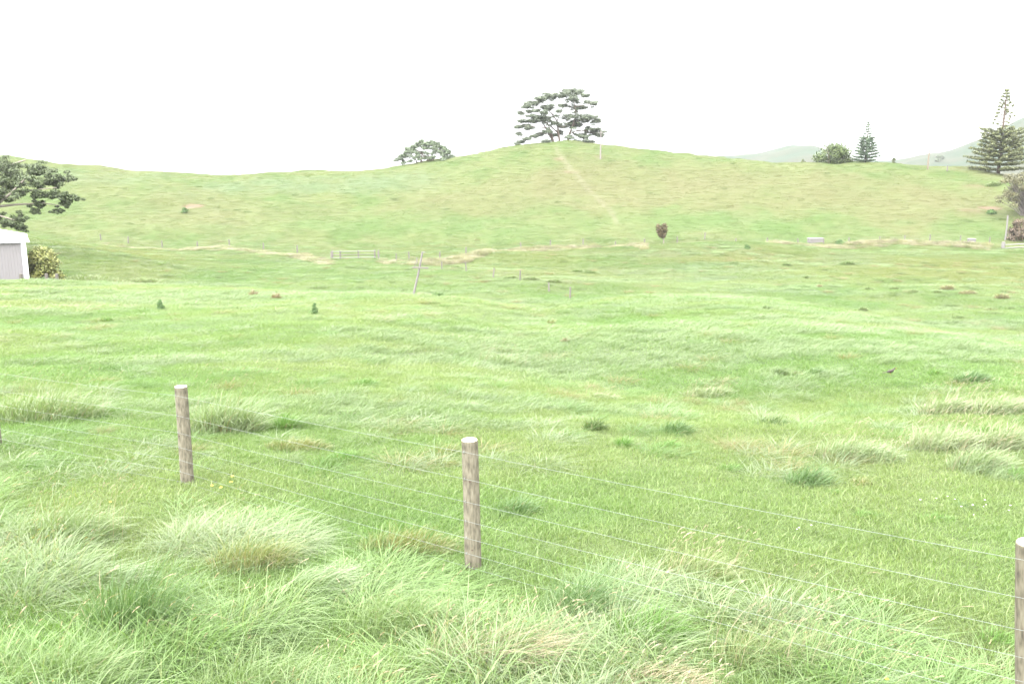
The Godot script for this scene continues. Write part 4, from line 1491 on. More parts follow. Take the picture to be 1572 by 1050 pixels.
func build_trees() -> void:
	var bark := vertex_material(0.9, 0.3)
	var leaf := vertex_material(0.6, 0.4, 0.3)
	var dark := vcol(Vector3(0.055, 0.045, 0.038))
	var pale := vcol(Vector3(0.16, 0.145, 0.13))

	# --- flat-topped tree on the hilltop: three trunks, tiers of flat pads
	var tp := Vector3(10.53, 6.69, -204.00)
	var t := thing("hilltop_tree", "wide flat-tiered tree with several trunks on top of the central hill", "tree", on_ground(tp.x, tp.z))
	t.position.y = tp.y - 0.25
	var b := Buf.new()
	var w := Buf.new()
	var pads := [Vector4(2.69, 10.51, 1.55, 0.62), Vector4(1.55, 11.17, 0.73, 0.36), Vector4(0.90, 10.35, 1.55, 0.52), Vector4(-1.06, 10.02, 1.22, 0.55), Vector4(-2.85, 9.86, 1.22, 0.62), Vector4(-6.11, 8.48, 1.22, 0.59),
	Vector4(-4.32, 9.37, 0.98, 0.46), Vector4(-6.93, 8.15, 0.65, 0.33), Vector4(5.13, 9.94, 0.73, 0.24), Vector4(3.99, 10.76, 0.90, 0.26), Vector4(6.60, 8.56, 1.22, 0.29), Vector4(4.48, 7.74, 1.39, 0.33),
	Vector4(3.18, 9.54, 0.90, 0.59), Vector4(2.36, 9.13, 0.65, 0.33), Vector4(-2.69, 7.82, 0.98, 0.36), Vector4(-3.67, 7.58, 0.49, 0.20), Vector4(0.41, 7.91, 0.73, 0.26), Vector4(-7.58, 7.74, 0.73, 0.13),
	Vector4(-5.46, 6.85, 0.82, 0.16), Vector4(-6.76, 6.93, 0.41, 0.13), Vector4(-8.56, 6.36, 0.41, 0.13), Vector4(-0.41, 6.68, 0.29, 0.16), Vector4(-5.62, 5.71, 1.63, 0.39), Vector4(-3.02, 5.38, 1.22, 0.49),
	Vector4(-5.79, 4.81, 1.22, 0.36), Vector4(-7.91, 4.65, 0.98, 0.13), Vector4(-4.65, 5.13, 0.98, 0.41), Vector4(2.20, 5.62, 1.55, 0.49), Vector4(6.28, 5.22, 1.79, 0.41), Vector4(4.32, 4.73, 1.06, 0.33),
	Vector4(7.58, 4.48, 0.90, 0.20), Vector4(2.53, 4.32, 1.39, 0.65), Vector4(3.67, 3.75, 0.90, 0.36), Vector4(4.97, 5.62, 0.98, 0.23), Vector4(-3.67, 6.36, 0.57, 0.29), Vector4(-8.07, 3.67, 1.30, 0.20),
	Vector4(-6.60, 3.26, 0.82, 0.24), Vector4(-9.21, 3.50, 0.49, 0.15), Vector4(0.57, 3.50, 0.65, 0.16), Vector4(7.09, 3.10, 1.39, 0.26), Vector4(8.23, 2.04, 0.98, 0.39), Vector4(9.54, 2.45, 0.36, 0.11),
	Vector4(7.25, 2.36, 0.73, 0.23), Vector4(8.88, 1.71, 0.46, 0.15), Vector4(-2.69, 2.45, 0.98, 0.20), Vector4(-4.32, 1.96, 0.82, 0.16), Vector4(-5.79, 1.47, 0.82, 0.15), Vector4(-7.25, 0.90, 0.65, 0.11),
	Vector4(-8.56, 0.33, 0.73, 0.13), Vector4(-9.37, -0.05, 0.39, 0.11), Vector4(0.08, 2.28, 0.55, 0.26), Vector4(-1.39, 1.79, 0.82, 0.24), Vector4(4.32, 1.71, 1.39, 0.49), Vector4(5.30, 1.22, 0.82, 0.26),
	Vector4(4.48, 0.41, 1.63, 0.18), Vector4(6.60, 0.41, 0.73, 0.18), Vector4(2.69, 0.24, 1.30, 0.13), Vector4(-3.18, 0.41, 0.82, 0.11), Vector4(1.87, 1.30, 0.65, 0.33), Vector4(-9.05, 1.96, 0.39, 0.13),
	Vector4(-1.39, 4.24, 0.36, 0.20), Vector4(-0.08, 4.08, 0.26, 0.13)]
	var limbs := [[Vector3(-1.39, -0.08, 0.21), Vector3(-2.12, 1.71, 0.18), Vector3(-3.10, 3.18, 0.11), Vector3(-3.99, 4.73, 0.07), Vector3(-5.62, 5.54, 0.03)],
	[Vector3(-1.47, 0.49, 0.15), Vector3(-2.12, 2.61, 0.10), Vector3(-2.69, 4.08, 0.07), Vector3(-3.99, 4.97, 0.04), Vector3(-5.79, 5.71, 0.02)],
	[Vector3(-0.05, -0.08, 0.18), Vector3(-0.37, 2.12, 0.15), Vector3(-0.70, 4.73, 0.10), Vector3(-1.55, 5.87, 0.07), Vector3(-2.85, 7.34, 0.04), Vector3(-4.32, 8.97, 0.02)],
	[Vector3(-0.54, 2.36, 0.10), Vector3(-2.36, 3.91, 0.07), Vector3(-3.67, 4.73, 0.04), Vector3(-5.46, 4.89, 0.02)],
	[Vector3(-0.70, 4.73, 0.08), Vector3(0.24, 7.01, 0.05), Vector3(1.22, 8.64, 0.04), Vector3(2.36, 9.78, 0.03)],
	[Vector3(1.58, 0.00, 0.21), Vector3(2.00, 1.96, 0.15), Vector3(2.49, 3.26, 0.11), Vector3(3.26, 5.71, 0.07), Vector3(3.02, 7.66, 0.05), Vector3(2.69, 9.78, 0.03)],
	[Vector3(2.49, 3.26, 0.08), Vector3(3.83, 4.73, 0.07), Vector3(5.95, 5.22, 0.03)],
	[Vector3(3.26, 5.71, 0.05), Vector3(3.99, 6.36, 0.04), Vector3(3.18, 7.34, 0.03), Vector3(1.55, 8.15, 0.02)],
	[Vector3(3.02, 7.66, 0.05), Vector3(4.48, 7.82, 0.03), Vector3(6.60, 8.48, 0.02)],
	[Vector3(2.04, 1.96, 0.08), Vector3(3.50, 2.61, 0.05), Vector3(5.46, 2.61, 0.04), Vector3(8.23, 1.96, 0.02)],
	[Vector3(-2.04, 1.63, 0.08), Vector3(-3.67, 2.28, 0.05), Vector3(-5.79, 1.47, 0.03), Vector3(-8.56, 0.33, 0.02)],
	[Vector3(1.87, 0.98, 0.08), Vector3(2.85, 0.98, 0.05), Vector3(4.32, 1.47, 0.03), Vector3(5.30, 1.22, 0.02)],
	[Vector3(-1.55, 5.87, 0.05), Vector3(-2.36, 7.01, 0.03), Vector3(-3.67, 7.82, 0.02)],
	[Vector3(-3.10, 3.18, 0.07), Vector3(-4.97, 3.42, 0.04), Vector3(-8.07, 3.67, 0.02)],
	[Vector3(-0.41, 3.42, 0.05), Vector3(0.73, 3.42, 0.03), Vector3(1.87, 4.08, 0.02)]]
	var zs := []
	for i in limbs.size():
		var out := rng.randf_range(-1.0, 1.0)
		var pts := []
		for k in limbs[i].size():
			var q: Vector3 = limbs[i][k]
			pts.append(Vector4(q.x, q.y, out * absf(q.y) * 0.35 * (0.0 if k == 0 and q.y < 1.0 else 1.0), q.z * 1.6))
		limb(w, pts, dark)
	part("trunk", finish(w), bark, t)
	for i in pads.size():
		var q: Vector4 = pads[i]
		var z := rng.randf_range(-1.0, 1.0) * (1.2 + 2.6 * (1.0 - absf(q.x) / 10.0))
		var area := q.z * q.w
		var n := int(clampf(110.0 + area * 420.0, 100.0, 900.0))
		var bits := 6 + int(q.z * 8.0)
		for k in bits:
			var an := rng.randf() * TAU
			var off := sqrt(rng.randf())
			var s := rng.randf_range(0.5, 0.95)
			leaves(b, Vector3(q.x + cos(an) * off * q.z * 1.1, q.y + rng.randfn() * (q.w * 0.5 + 0.08), z + sin(an) * off * minf(q.z, 1.5)), Vector3(s, s * 0.38, s), int(n * 3.4 / bits) + 24, 0.13, Vector3(0.036, 0.047, 0.037), Vector3(0.074, 0.095, 0.060), 0.05, 0.5)
		for k in 6:
			var tip := Vector3(q.x + rng.randf_range(-1.15, 1.15) * q.z, q.y + rng.randf_range(-0.5, 1.0) * q.w, z)
			leaves(b, tip, Vector3(0.4, 0.14, 0.4), 34, 0.15, Vector3(0.026, 0.038, 0.026), Vector3(0.055, 0.075, 0.04), 0.1, 1.0)
	for l in limbs:
		for k in range(2, l.size()):
			for s in 3:
				var q: Vector3 = l[k].lerp(l[k - 1], rng.randf() * 0.7)
				leaves(b, Vector3(q.x + rng.randfn() * 0.35, q.y + 0.15, rng.randfn() * 1.2), Vector3(0.75, 0.24, 0.75), 60, 0.15, Vector3(0.032, 0.044, 0.032), Vector3(0.066, 0.086, 0.050), 0.05, 0.6)
	part("crown", finish(b), leaf, t)

	# --- rounded umbrella tree on the left ridge
	var rp := Vector3(-18.38, 1.29, -200.00)
	t = thing("ridge_tree", "rounded umbrella-shaped tree on the ridge left of the hilltop tree", "tree", Vector3(rp.x, rp.y - 0.4, rp.z))
	w = Buf.new()
	b = Buf.new()
	for k in 9:
		var a := TAU * k / 9.0 + rng.randf() * 0.4
		var reach := rng.randf_range(2.4, 5.2)
		var top := Vector3(cos(a) * reach, 5.4 - reach * reach * 0.085, sin(a) * reach * 0.8)
		var sx := [-1.5, 0.0, 1.6][k % 3] as float
		limb(w, [Vector4(sx, -0.3, 0, 0.24), Vector4(lerpf(sx, top.x, 0.3), top.y * 0.42, top.z * 0.3, 0.16), Vector4(lerpf(sx, top.x, 0.7), top.y * 0.8, top.z * 0.7, 0.09), Vector4(top.x, top.y, top.z, 0.04)], dark)
	part("trunk", finish(w), bark, t)
	for k in 150:
		var a := rng.randf() * TAU
		var reach := 6.6 * sqrt(rng.randf())
		var p := Vector3(cos(a) * reach, 5.9 - reach * reach * 0.098 + rng.randfn() * 0.25, sin(a) * reach * 0.75)
		leaves(b, p, Vector3(0.75, 0.36, 0.75), 120, 0.14, Vector3(0.026, 0.040, 0.026), Vector3(0.062, 0.088, 0.045), 0.15, 0.5)
	for k in 12:
		var p := Vector3(rng.randf_range(4.5, 7.6), rng.randf_range(0.9, 2.1), rng.randf_range(-1.5, 1.5))
		leaves(b, p, Vector3(0.8, 0.35, 0.8), 50, 0.15, Vector3(0.028, 0.042, 0.028), Vector3(0.06, 0.085, 0.045), 0.15, 0.5)
	part("crown", finish(b), leaf, t)
	var rb := Vector3(-10.52, 2.65, -203.00)
	bush("ridge_bush", "small bush with one upright shoot right of the ridge tree", Vector3(rb.x, rb.y - 0.5, rb.z), 1.2, 1.0, 5, Vector3(0.035, 0.05, 0.035), Vector3(0.07, 0.09, 0.06), leaf, bark, 0.13)

	# --- big spreading tree behind the shed, its trunk outside the frame
	var lp := Vector3(-51.74, -5.52, -84.00)
	t = thing("spreading_tree", "dark green spreading tree with bare grey limbs behind the shed", "tree", Vector3(lp.x, ground(lp.x, lp.z) - 0.2, lp.z))
	w = Buf.new()
	b = Buf.new()
	var gy := t.position.y
	limb(w, [Vector4(0, -0.3, 0, 0.55), Vector4(0.3, 2.0, 0, 0.46), Vector4(0.7, 3.6, 0.1, 0.4)], pale, 9)
	var arms := [
		[Vector4(0.7, 3.4, 0.1, 0.30), Vector4(3.0, 3.5, 1.0, 0.23), Vector4(5.2, 3.9, 1.6, 0.19), Vector4(7.0, 5.0, 1.9, 0.12), Vector4(8.6, 6.4, 2.0, 0.06)],
		[Vector4(5.2, 3.9, 1.6, 0.13), Vector4(7.3, 4.1, 1.3, 0.09), Vector4(9.5, 4.2, 1.0, 0.05), Vector4(11.4, 3.9, 0.8, 0.025)],
		[Vector4(3.6, 3.6, 1.1, 0.13), Vector4(5.6, 3.2, 1.8, 0.09), Vector4(7.4, 2.7, 2.0, 0.04)],
		[Vector4(0.7, 3.6, 0.1, 0.26), Vector4(2.2, 5.6, -0.5, 0.2), Vector4(4.5, 7.2, -0.9, 0.12), Vector4(7.2, 8.0, -1.0, 0.05)],
		[Vector4(0.6, 3.5, 0.1, 0.24), Vector4(0.4, 6.2, 0.6, 0.17), Vector4(0.8, 8.6, 0.9, 0.07)],
		[Vector4(0.5, 3.3, 0.0, 0.24), Vector4(-2.5, 4.8, 0.8, 0.17), Vector4(-5.5, 6.2, 1.0, 0.07)],
		[Vector4(7.0, 5.0, 1.9, 0.08), Vector4(9.0, 5.4, 1.6, 0.05), Vector4(11.0, 5.6, 1.4, 0.025)],
		[Vector4(0.6, 3.5, 0.0, 0.22), Vector4(1.5, 5.4, -3.0, 0.15), Vector4(2.4, 6.6, -5.2, 0.06)],
	]
	for a in arms:
		limb(w, a, pale, 7)
	part("trunk", finish(w), bark, t)
	var clumps := [[5.0, 9.0, 0.2, 1.0], [6.3, 8.6, 0.6, 0.8], [8.3, 8.5, -0.3, 0.9], [9.6, 8.0, 0.2, 0.9], [10.8, 7.3, 0.3, 0.7], [7.3, 7.5, 1.2, 1.0], [9.0, 6.9, 1.4, 0.8], [6.2, 7.2, 1.6, 0.9], [10.7, 5.7, 1.3, 0.6], [11.4, 5.4, 1.1, 0.45], [8.1, 6.1, 2.1, 0.8], [9.4, 5.6, 1.6, 0.55], [11.4, 4.6, 0.8, 0.4], [10.6, 3.9, 0.8, 0.33], [9.0, 4.5, 1.0, 0.5], [7.6, 3.1, 2.0, 0.6], [6.6, 2.6, 2.1, 0.55], [7.7, 2.2, 1.9, 0.45], [5.4, 3.3, 1.9, 0.6], [4.9, 6.0, 1.9, 0.9], [6.4, 5.6, 2.4, 0.7], [4.4, 7.8, 0.8, 1.0], [3.0, 8.6, 0.3, 1.1], [1.4, 9.2, 0.8, 1.1], [4.7, 4.9, 2.2, 0.6], [3.2, 6.8, 1.7, 1.0], [1.6, 7.4, 1.6, 1.1], [-0.5, 8.4, 1.0, 1.2], [-2.6, 7.4, 1.1, 1.2], [-4.8, 6.8, 1.2, 1.1], [-5.9, 5.8, 1.0, 1.0], [2.2, 7.0, -4.5, 1.2], [0.5, 7.4, -3.2, 1.2], [5.6, 7.9, -1.6, 1.0], [12.1, 5.2, 0.6, 0.4], [9.9, 7.0, -0.6, 0.7], [8.8, 3.9, 1.4, 0.3], [5.6, 6.5, 2.2, 0.7]]
	for c in clumps:
		for k in 16:
			var p := Vector3(c[0] + rng.randfn() * c[3] * 0.6, c[1] * 0.82 + 0.35 + rng.randfn() * c[3] * 0.42, c[2] + rng.randfn() * c[3] * 0.7)
			leaves(b, p, Vector3(c[3] * 0.54, c[3] * 0.27, c[3] * 0.54), 95, 0.085, Vector3(0.016, 0.026, 0.011), Vector3(0.048, 0.070, 0.026), 0.1, 0.4)
	part("crown", finish(b), leaf, t)

	# --- shrubs by the shed
	var sb := Vector3(-36.55, -5.86, -70.00)
	bush("shed_bush", "tall yellow-green bush against the right corner of the shed", Vector3(sb.x + 0.3, ground(sb.x, sb.z) - 0.1, sb.z), 1.5, 3.3, 75, Vector3(0.060, 0.078, 0.018), Vector3(0.125, 0.130, 0.036), leaf, bark, 0.09)
	var ss := Vector3(-34.71, -6.00, -69.50)
	bush("shed_shrub", "low leafy green shrub between the old posts by the shed", Vector3(ss.x - 0.6, ground(ss.x, ss.z) - 0.1, ss.z + 1.0), 1.1, 1.05, 9, Vector3(0.030, 0.07, 0.02), Vector3(0.10, 0.15, 0.06), leaf, bark, 0.09)
	bush("shed_shrub", "small brownish shrub at the shed's front wall by the frame edge", Vector3(sb.x - 3.2, ground(sb.x - 3.2, sb.z + 1.5) - 0.1, sb.z + 1.9), 0.8, 1.25, 7, Vector3(0.06, 0.055, 0.03), Vector3(0.12, 0.12, 0.06), leaf, bark, 0.08)

	# --- trees on the right skyline
	var db := Vector3(63.47, 2.10, -184.00)
	bush("bushy_tree", "dense deep green bushy tree on the right skyline left of the small pine", Vector3(db.x, db.y - 0.3, db.z), 4.3, 4.7, 46, Vector3(0.014, 0.028, 0.008), Vector3(0.050, 0.074, 0.018), leaf, bark, 0.17)
	var b2 := Vector3(73.14, 2.03, -178.00)
	bush("skyline_bush", "little upright bush on the skyline right of the small pine", Vector3(b2.x, b2.y - 0.2, b2.z), 0.65, 1.6, 5, Vector3(0.025, 0.045, 0.02), Vector3(0.07, 0.09, 0.035), leaf, bark, 0.14)
	var b3 := Vector3(70.66, 1.79, -178.00)
	bush("skyline_bush", "low rounded bush at the right foot of the small pine", Vector3(b3.x - 0.6, b3.y - 0.2, b3.z), 1.6, 1.0, 8, Vector3(0.022, 0.045, 0.022), Vector3(0.065, 0.095, 0.035), leaf, bark, 0.14)
	var b4 := Vector3(58.26, 2.60, -186.00)
	bush("skyline_bush", "tiny pale bush on the skyline left of the bushy tree", Vector3(b4.x, b4.y - 0.3, b4.z), 0.55, 0.8, 4, Vector3(0.05, 0.07, 0.03), Vector3(0.1, 0.12, 0.05), leaf, bark, 0.12)
	var p1 := Vector3(68.55, 1.89, -180.00)
	norfolk("norfolk_pine", "smaller norfolk pine with a thin spire on the right skyline", Vector3(p1.x, p1.y - 0.3, p1.z), 8.5, 2.5, 17, 0.62, Vector3(0.024, 0.046, 0.030), Vector3(0.060, 0.088, 0.050), leaf, bark)
	var p2 := Vector3(87.05, 0.00, -164.00)
	norfolk("norfolk_pine", "tall norfolk pine with sparse top near the right edge", Vector3(p2.x + 2.2, ground(p2.x + 2.2, p2.z - 6.0) - 0.3, p2.z - 6.0), 15.2, 5.4, 22, 0.50, Vector3(0.032, 0.044, 0.020), Vector3(0.085, 0.095, 0.036), leaf, bark)
	# --- grey scrubby tree and brown hedge at the right edge
	var sc := Vector3(78.51, -5.26, -142.00)
	t = thing("scrub_tree", "half bare grey scrub tree at the right edge below the tall pine", "tree", Vector3(sc.x + 0.9, ground(sc.x + 0.9, sc.z) - 0.2, sc.z))
	w = Buf.new()
	b = Buf.new()
	var twig := vcol(Vector3(0.095, 0.086, 0.086))
	for k in 70:
		var a := rng.randf() * TAU
		var reach := rng.randf_range(0.8, 3.6)
		var top := Vector3(cos(a) * reach - 0.3, rng.randf_range(3.0, 7.6) - reach * 0.3, sin(a) * reach)
		limb(w, [Vector4(rng.randfn() * 0.2, -0.2, rng.randfn() * 0.2, 0.11), Vector4(top.x * 0.35 + rng.randfn() * 0.2, top.y * 0.5, top.z * 0.35, 0.07), Vector4(top.x, top.y, top.z, 0.025)], twig, 4)
		for s in 4:
			var q := top * rng.randf_range(0.55, 1.0)
			limb(w, [Vector4(q.x, q.y, q.z, 0.03), Vector4(q.x + rng.randfn() * 0.6, q.y + rng.randf_range(-0.2, 0.8), q.z + rng.randfn() * 0.6, 0.012)], twig, 3)
		leaves(b, top, Vector3(0.8, 0.45, 0.8), 110, 0.11, Vector3(0.034, 0.035, 0.016), Vector3(0.080, 0.078, 0.036), 0.1, 0.3)
	part("trunk", finish(w), bark, t)
	part("crown", finish(b), leaf, t)
	var hd := Vector3(72.86, -8.47, -131.00)
	bush("brown_hedge", "rounded brown hedge at the right edge behind the tall pale post", Vector3(hd.x + 0.6, ground(hd.x + 0.6, hd.z - 1.0) - 0.1, hd.z - 1.0), 2.2, 4.1, 22, Vector3(0.034, 0.026, 0.019), Vector3(0.078, 0.058, 0.040), leaf, bark, 0.13)
	# --- small wind-shaped tree at the foot of the hill
	var st := Vector3(22.97, -9.33, -138.23)
	t = thing("small_tree", "small brown-leaved tree on a thin trunk at the hill's foot", "tree", on_ground(st.x, st.z))
	w = Buf.new()
	b = Buf.new()
	limb(w, [Vector4(0.05, -0.2, 0, 0.10), Vector4(0.0, 0.8, 0, 0.08), Vector4(-0.15, 1.5, 0, 0.06), Vector4(-0.5, 2.6, 0, 0.03)], pale)
	limb(w, [Vector4(0, 1.0, 0, 0.06), Vector4(0.2, 1.9, 0.1, 0.04), Vector4(0.15, 3.5, 0.1, 0.012)], pale)
	part("trunk", finish(w), bark, t)
	for k in 85:
		var u := sqrt(rng.randf())
		var an := rng.randf() * TAU
		var y := 2.15 + rng.randf_range(-1.0, 0.95)
		var half := 0.80 * sqrt(maxf(0.05, 1.0 - pow((y - 2.35) / 1.25, 2.0)))
		leaves(b, Vector3(-0.30 - (y - 2.0) * 0.12 + cos(an) * u * half, y, sin(an) * u * half), Vector3(0.28, 0.22, 0.28), 60, 0.08, Vector3(0.028, 0.022, 0.010), Vector3(0.075, 0.058, 0.024), 0.1, 0.2)
	part("crown", finish(b), leaf, t)
	# --- bushes on the far hills
	var f1 := Vector3(321.19, 0.80, -700.00)
	bush("far_bush", "bluish clump of trees on the crest of the far hill", Vector3(f1.x, f1.y - 2.0, f1.z), 4.5, 7.0, 9, Vector3(0.03, 0.045, 0.03), Vector3(0.06, 0.08, 0.045), leaf, bark, 0.7)
	var f2 := Vector3(301.03, -7.90, -600.00)
	bush("far_bush", "bluish dark row of trees below the far hill, left of the tall pine", Vector3(f2.x, f2.y - 1.0, f2.z), 11.0, 7.0, 12, Vector3(0.025, 0.04, 0.03), Vector3(0.05, 0.07, 0.045), leaf, bark, 0.7)


func bush(called: String, label: String, at: Vector3, half: float, high: float, lobes: int, lo: Vector3, hi: Vector3, leaf: Material, bark: Material, size: float) -> void:
	var t := thing(called, label, "tree" if called == "bushy_tree" else ("hedge" if called == "brown_hedge" else "bush"), at)
	var w := Buf.new()
	var b := Buf.new()
	for k in 5:
		var a := TAU * k / 5.0
		limb(w, [Vector4(cos(a) * half * 0.08, -0.3, sin(a) * half * 0.08, high * 0.022 + 0.01), Vector4(cos(a) * half * 0.3, high * 0.4, sin(a) * half * 0.3, high * 0.015), Vector4(cos(a) * half * 0.5, high * 0.8, sin(a) * half * 0.5, high * 0.006)], vcol(Vector3(0.09, 0.07, 0.05)), 5)
	part("trunk", finish(w), bark, t)
	for k in lobes:
		var a := rng.randf() * TAU
		var y := rng.randf()
		var wide := half * sqrt(maxf(0.05, 1.0 - pow(y * 1.02 - 0.12, 2.0)))
		var q := sqrt(rng.randf()) * 0.85
		var s := half * rng.randf_range(0.22, 0.42)
		var v := rng.randf_range(0.75, 1.2)
		leaves(b, Vector3(cos(a) * q * wide, high * (0.08 + 0.80 * y) * (1.0 - 0.18 * q), sin(a) * q * wide), Vector3(s, minf(s * 0.8, high * 0.25), s), 150, size, lo * v, hi * v, 0.2, 0.3)
	part("crown", finish(b), leaf, t)


func norfolk(called: String, label: String, at: Vector3, high: float, half: float, tiers: int, dense: float, lo: Vector3, hi: Vector3, leaf: Material, bark: Material) -> void:
	var t := thing(called, label, "tree", at)
	var w := Buf.new()
	var b := Buf.new()
	var col := vcol(Vector3(0.07, 0.055, 0.045))
	limb(w, [Vector4(0, -0.4, 0, high * 0.022), Vector4(0, high * 0.5, 0, high * 0.014), Vector4(0.05, high * 0.99, 0, high * 0.004)], col)
	for k in tiers:
		var f := pow(k / (tiers - 1.0), 0.9)
		var y := high * lerpf(0.06, 0.985, f)
		var reach := half * pow(1.0 - f, 0.85) * (1.0 if f > 0.12 else 0.85) + high * 0.018
		if f >= dense:
			reach *= 0.62
		var arms := 9 if f < dense else 5
		var off := rng.randf() * TAU
		for a in arms:
			var an := off + TAU * a / arms + rng.randfn() * 0.12
			var rr := reach * rng.randf_range(0.75, 1.12)
			var d := Vector3(cos(an), 0, sin(an))
			var lift := rr * (0.10 + 0.32 * f)
			var mid := Vector3(0, y, 0) + d * rr * 0.55 + Vector3(0, lift * 0.25, 0)
			var tip := Vector3(0, y, 0) + d * rr + Vector3(0, lift, 0)
			limb(w, [Vector4(0, y, 0, high * 0.005), Vector4(mid.x, mid.y, mid.z, high * 0.003), Vector4(tip.x, tip.y, tip.z, high * 0.0015)], col, 4)
			if f < dense:
				var steps := int(clampf(rr / 0.42, 3, 13))
				for s in steps:
					var u := lerpf(0.25, 1.0, s / maxf(1.0, steps - 1.0))
					var p := Vector3(0, y, 0).lerp(mid, u / 0.55) if u < 0.55 else mid.lerp(tip, (u - 0.55) / 0.45)
					leaves(b, p + Vector3(0, 0.02, 0), Vector3(0.42, 0.16, 0.42) * (high / 13.0 + 0.35), 40, maxf(high * 0.010, 0.13), lo, hi, 0.1, 0.9)
			elif rng.randf() < 0.7:
				leaves(b, tip, Vector3(0.26, 0.20, 0.26) * (high / 15.0 + 0.15), 34, maxf(high * 0.0095, 0.12), lo, hi, 0.1, 0.4)
				if rng.randf() < 0.5:
					leaves(b, mid, Vector3(0.22, 0.12, 0.22) * (high / 15.0), 12, high * 0.008, lo, hi, 0.1, 0.4)
	part("trunk", finish(w), bark, t)
	part("crown", finish(b), leaf, t)


# ------------------------------------------------------------------ flowers and bird
func flower(label: String, called: String, group: String, x: float, z: float, r: float, petal: Vector3) -> void:
	var o := thing(called, label, "flower", on_ground(x, z), group)
	var h := rng.randf_range(0.07, 0.12)
	var b := Buf.new()
	tube(b, [Vector3(0, -0.02, 0), Vector3(0.01, h, 0)], [0.002, 0.0015], 4, vcol(Vector3(0.08, 0.12, 0.04)))
	part("stem", finish(b), vertex_material(0.6, 0.4), o)
	b = Buf.new()
	for k in 9:
		var a := TAU * k / 9.0
		var d := Vector3(cos(a), 0.25, sin(a))
		var s := Vector3(-sin(a), 0, cos(a)) * r * 0.3
		var c := Vector3(0.01, h, 0)
		var n := b.V.size()
		b.V.append_array([c, c + d * r * 0.6 - s, c + d * r, c + d * r * 0.6 + s])
		for v in 4:
			b.N.append(Vector3.UP)
			b.C.append(vcol(petal))
		b.I.append_array([n, n + 1, n + 2, n, n + 2, n + 3])
	part("petals", finish(b), vertex_material(0.6, 0.3, 0.4), o)


func build_flowers() -> void:
	for i in 12:
		var t := rng.randf()
		flower("tiny white daisy in the loose group in short grass near the right fence post", "daisy", "white daisies near the right fence post", lerpf(4.45, 5.25, t) + rng.randfn() * 0.06, lerpf(-9.4, -9.0, t) + rng.randfn() * 0.16, rng.randf_range(0.008, 0.013), Vector3(0.36, 0.36, 0.35))
	for i in 3:
		flower("tiny white daisy alone in the short grass right of the middle post", "daisy", "white daisies right of the middle post", 2.85 + rng.randfn() * 0.12, -8.5 + rng.randfn() * 0.1, 0.010, Vector3(0.36, 0.36, 0.35))
	for i in 4:
		flower("small yellow buttercup in the grass just right of the left fence post", "buttercup", "buttercups by the left fence post", -3.35 + rng.randfn() * 0.2, -10.0 + rng.randfn() * 0.3, 0.02, Vector3(0.38, 0.30, 0.02))
	flower("single yellow buttercup in the grass left of the right fence post", "buttercup", "", 2.42, -5.35, 0.014, Vector3(0.38, 0.30, 0.02))
	flower("single yellow buttercup in the grass left of the left fence post", "buttercup", "", -4.35, -9.3, 0.016, Vector3(0.38, 0.30, 0.02))


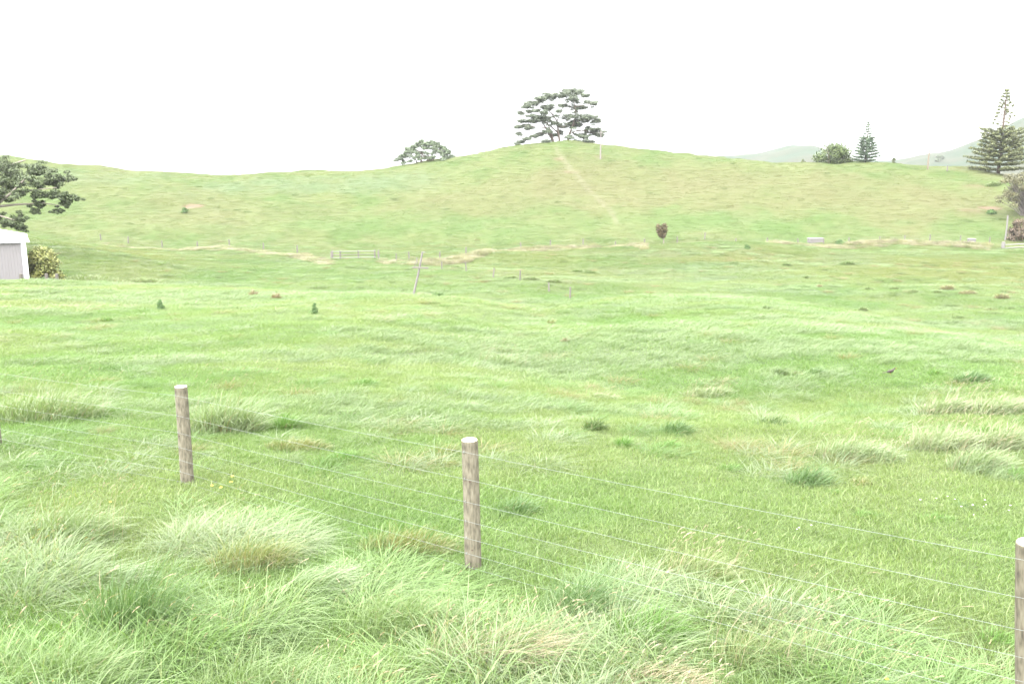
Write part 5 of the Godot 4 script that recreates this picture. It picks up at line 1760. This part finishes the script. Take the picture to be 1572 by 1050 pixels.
func build_bird() -> void:
	var bp := Vector3(8.36, -0.94, -19.58)
	var o := thing("bird", "small dark bird standing in the short grass at middle right", "bird", on_ground(bp.x, bp.z))
	var feather := vertex_material(0.7, 0.4)
	var dark := vcol(Vector3(0.018, 0.013, 0.012))
	# body, neck and head in one loft from tail to beak: x, y, half height, half width
	var rows := [[-0.105, 0.088, 0.002, 0.006], [-0.085, 0.092, 0.007, 0.014], [-0.055, 0.100, 0.022, 0.024], [-0.02, 0.108, 0.036, 0.034], [0.02, 0.116, 0.040, 0.037], [0.05, 0.128, 0.035, 0.032], [0.066, 0.148, 0.027, 0.024], [0.076, 0.166, 0.023, 0.021], [0.088, 0.176, 0.020, 0.018], [0.100, 0.178, 0.012, 0.010], [0.106, 0.177, 0.003, 0.003]]
	var b := Buf.new()
	var sides := 12
	for i in rows.size():
		for k in sides:
			var a := TAU * k / sides
			b.V.append(Vector3(rows[i][0], rows[i][1] + sin(a) * rows[i][2], cos(a) * rows[i][3]))
			b.N.append(Vector3(0, sin(a), cos(a)))
			b.C.append(dark)
	for i in rows.size() - 1:
		for k in sides:
			var k1 := (k + 1) % sides
			var p := i * sides
			b.I.append_array([p + k, p + k1, p + sides + k, p + k1, p + sides + k1, p + sides + k])
	part("body", finish(b), feather, o)
	b = Buf.new()
	box(b, Vector3(-0.135, 0.083, 0), Vector3(0.09, 0.006, 0.026), dark, Basis(Vector3.BACK, 0.12))
	part("tail", finish(b), feather, o)
	b = Buf.new()
	tube(b, [Vector3(0.102, 0.177, 0), Vector3(0.132, 0.174, 0)], [0.006, 0.001], 6, vcol(Vector3(0.3, 0.17, 0.03)))
	part("beak", finish(b), feather, o)
	for s in [-1.0, 1.0]:
		b = Buf.new()
		for i in 6:
			var t := i / 5.0
			var n := b.V.size()
			b.V.append_array([Vector3(0.035 - t * 0.13, 0.128 - t * 0.035, s * (0.036 - 0.018 * t)), Vector3(0.03 - t * 0.125, 0.100 - t * 0.006, s * (0.038 - 0.022 * t))])
			for k in 2:
				b.N.append(Vector3(0, 0.2, s))
				b.C.append(vcol(Vector3(0.014, 0.011, 0.010)))
			if i > 0:
				b.I.append_array([n - 2, n, n - 1, n - 1, n, n + 1])
		part("wing", finish(b), feather, o)
		b = Buf.new()
		tube(b, [Vector3(0.0, 0.085, s * 0.014), Vector3(-0.006, 0.045, s * 0.015), Vector3(0.004, 0.0, s * 0.016), Vector3(0.022, 0.0, s * 0.018)], [0.006, 0.003, 0.0025, 0.0015], 5, vcol(Vector3(0.12, 0.07, 0.03)))
		part("leg", finish(b), feather, o)
		b = Buf.new()
		tube(b, [Vector3(0.092, 0.181, s * 0.014), Vector3(0.092, 0.181, s * 0.019)], [0.004, 0.003], 6, vcol(Vector3(0.01, 0.01, 0.01)))
		part("eye", finish(b), feather, o)
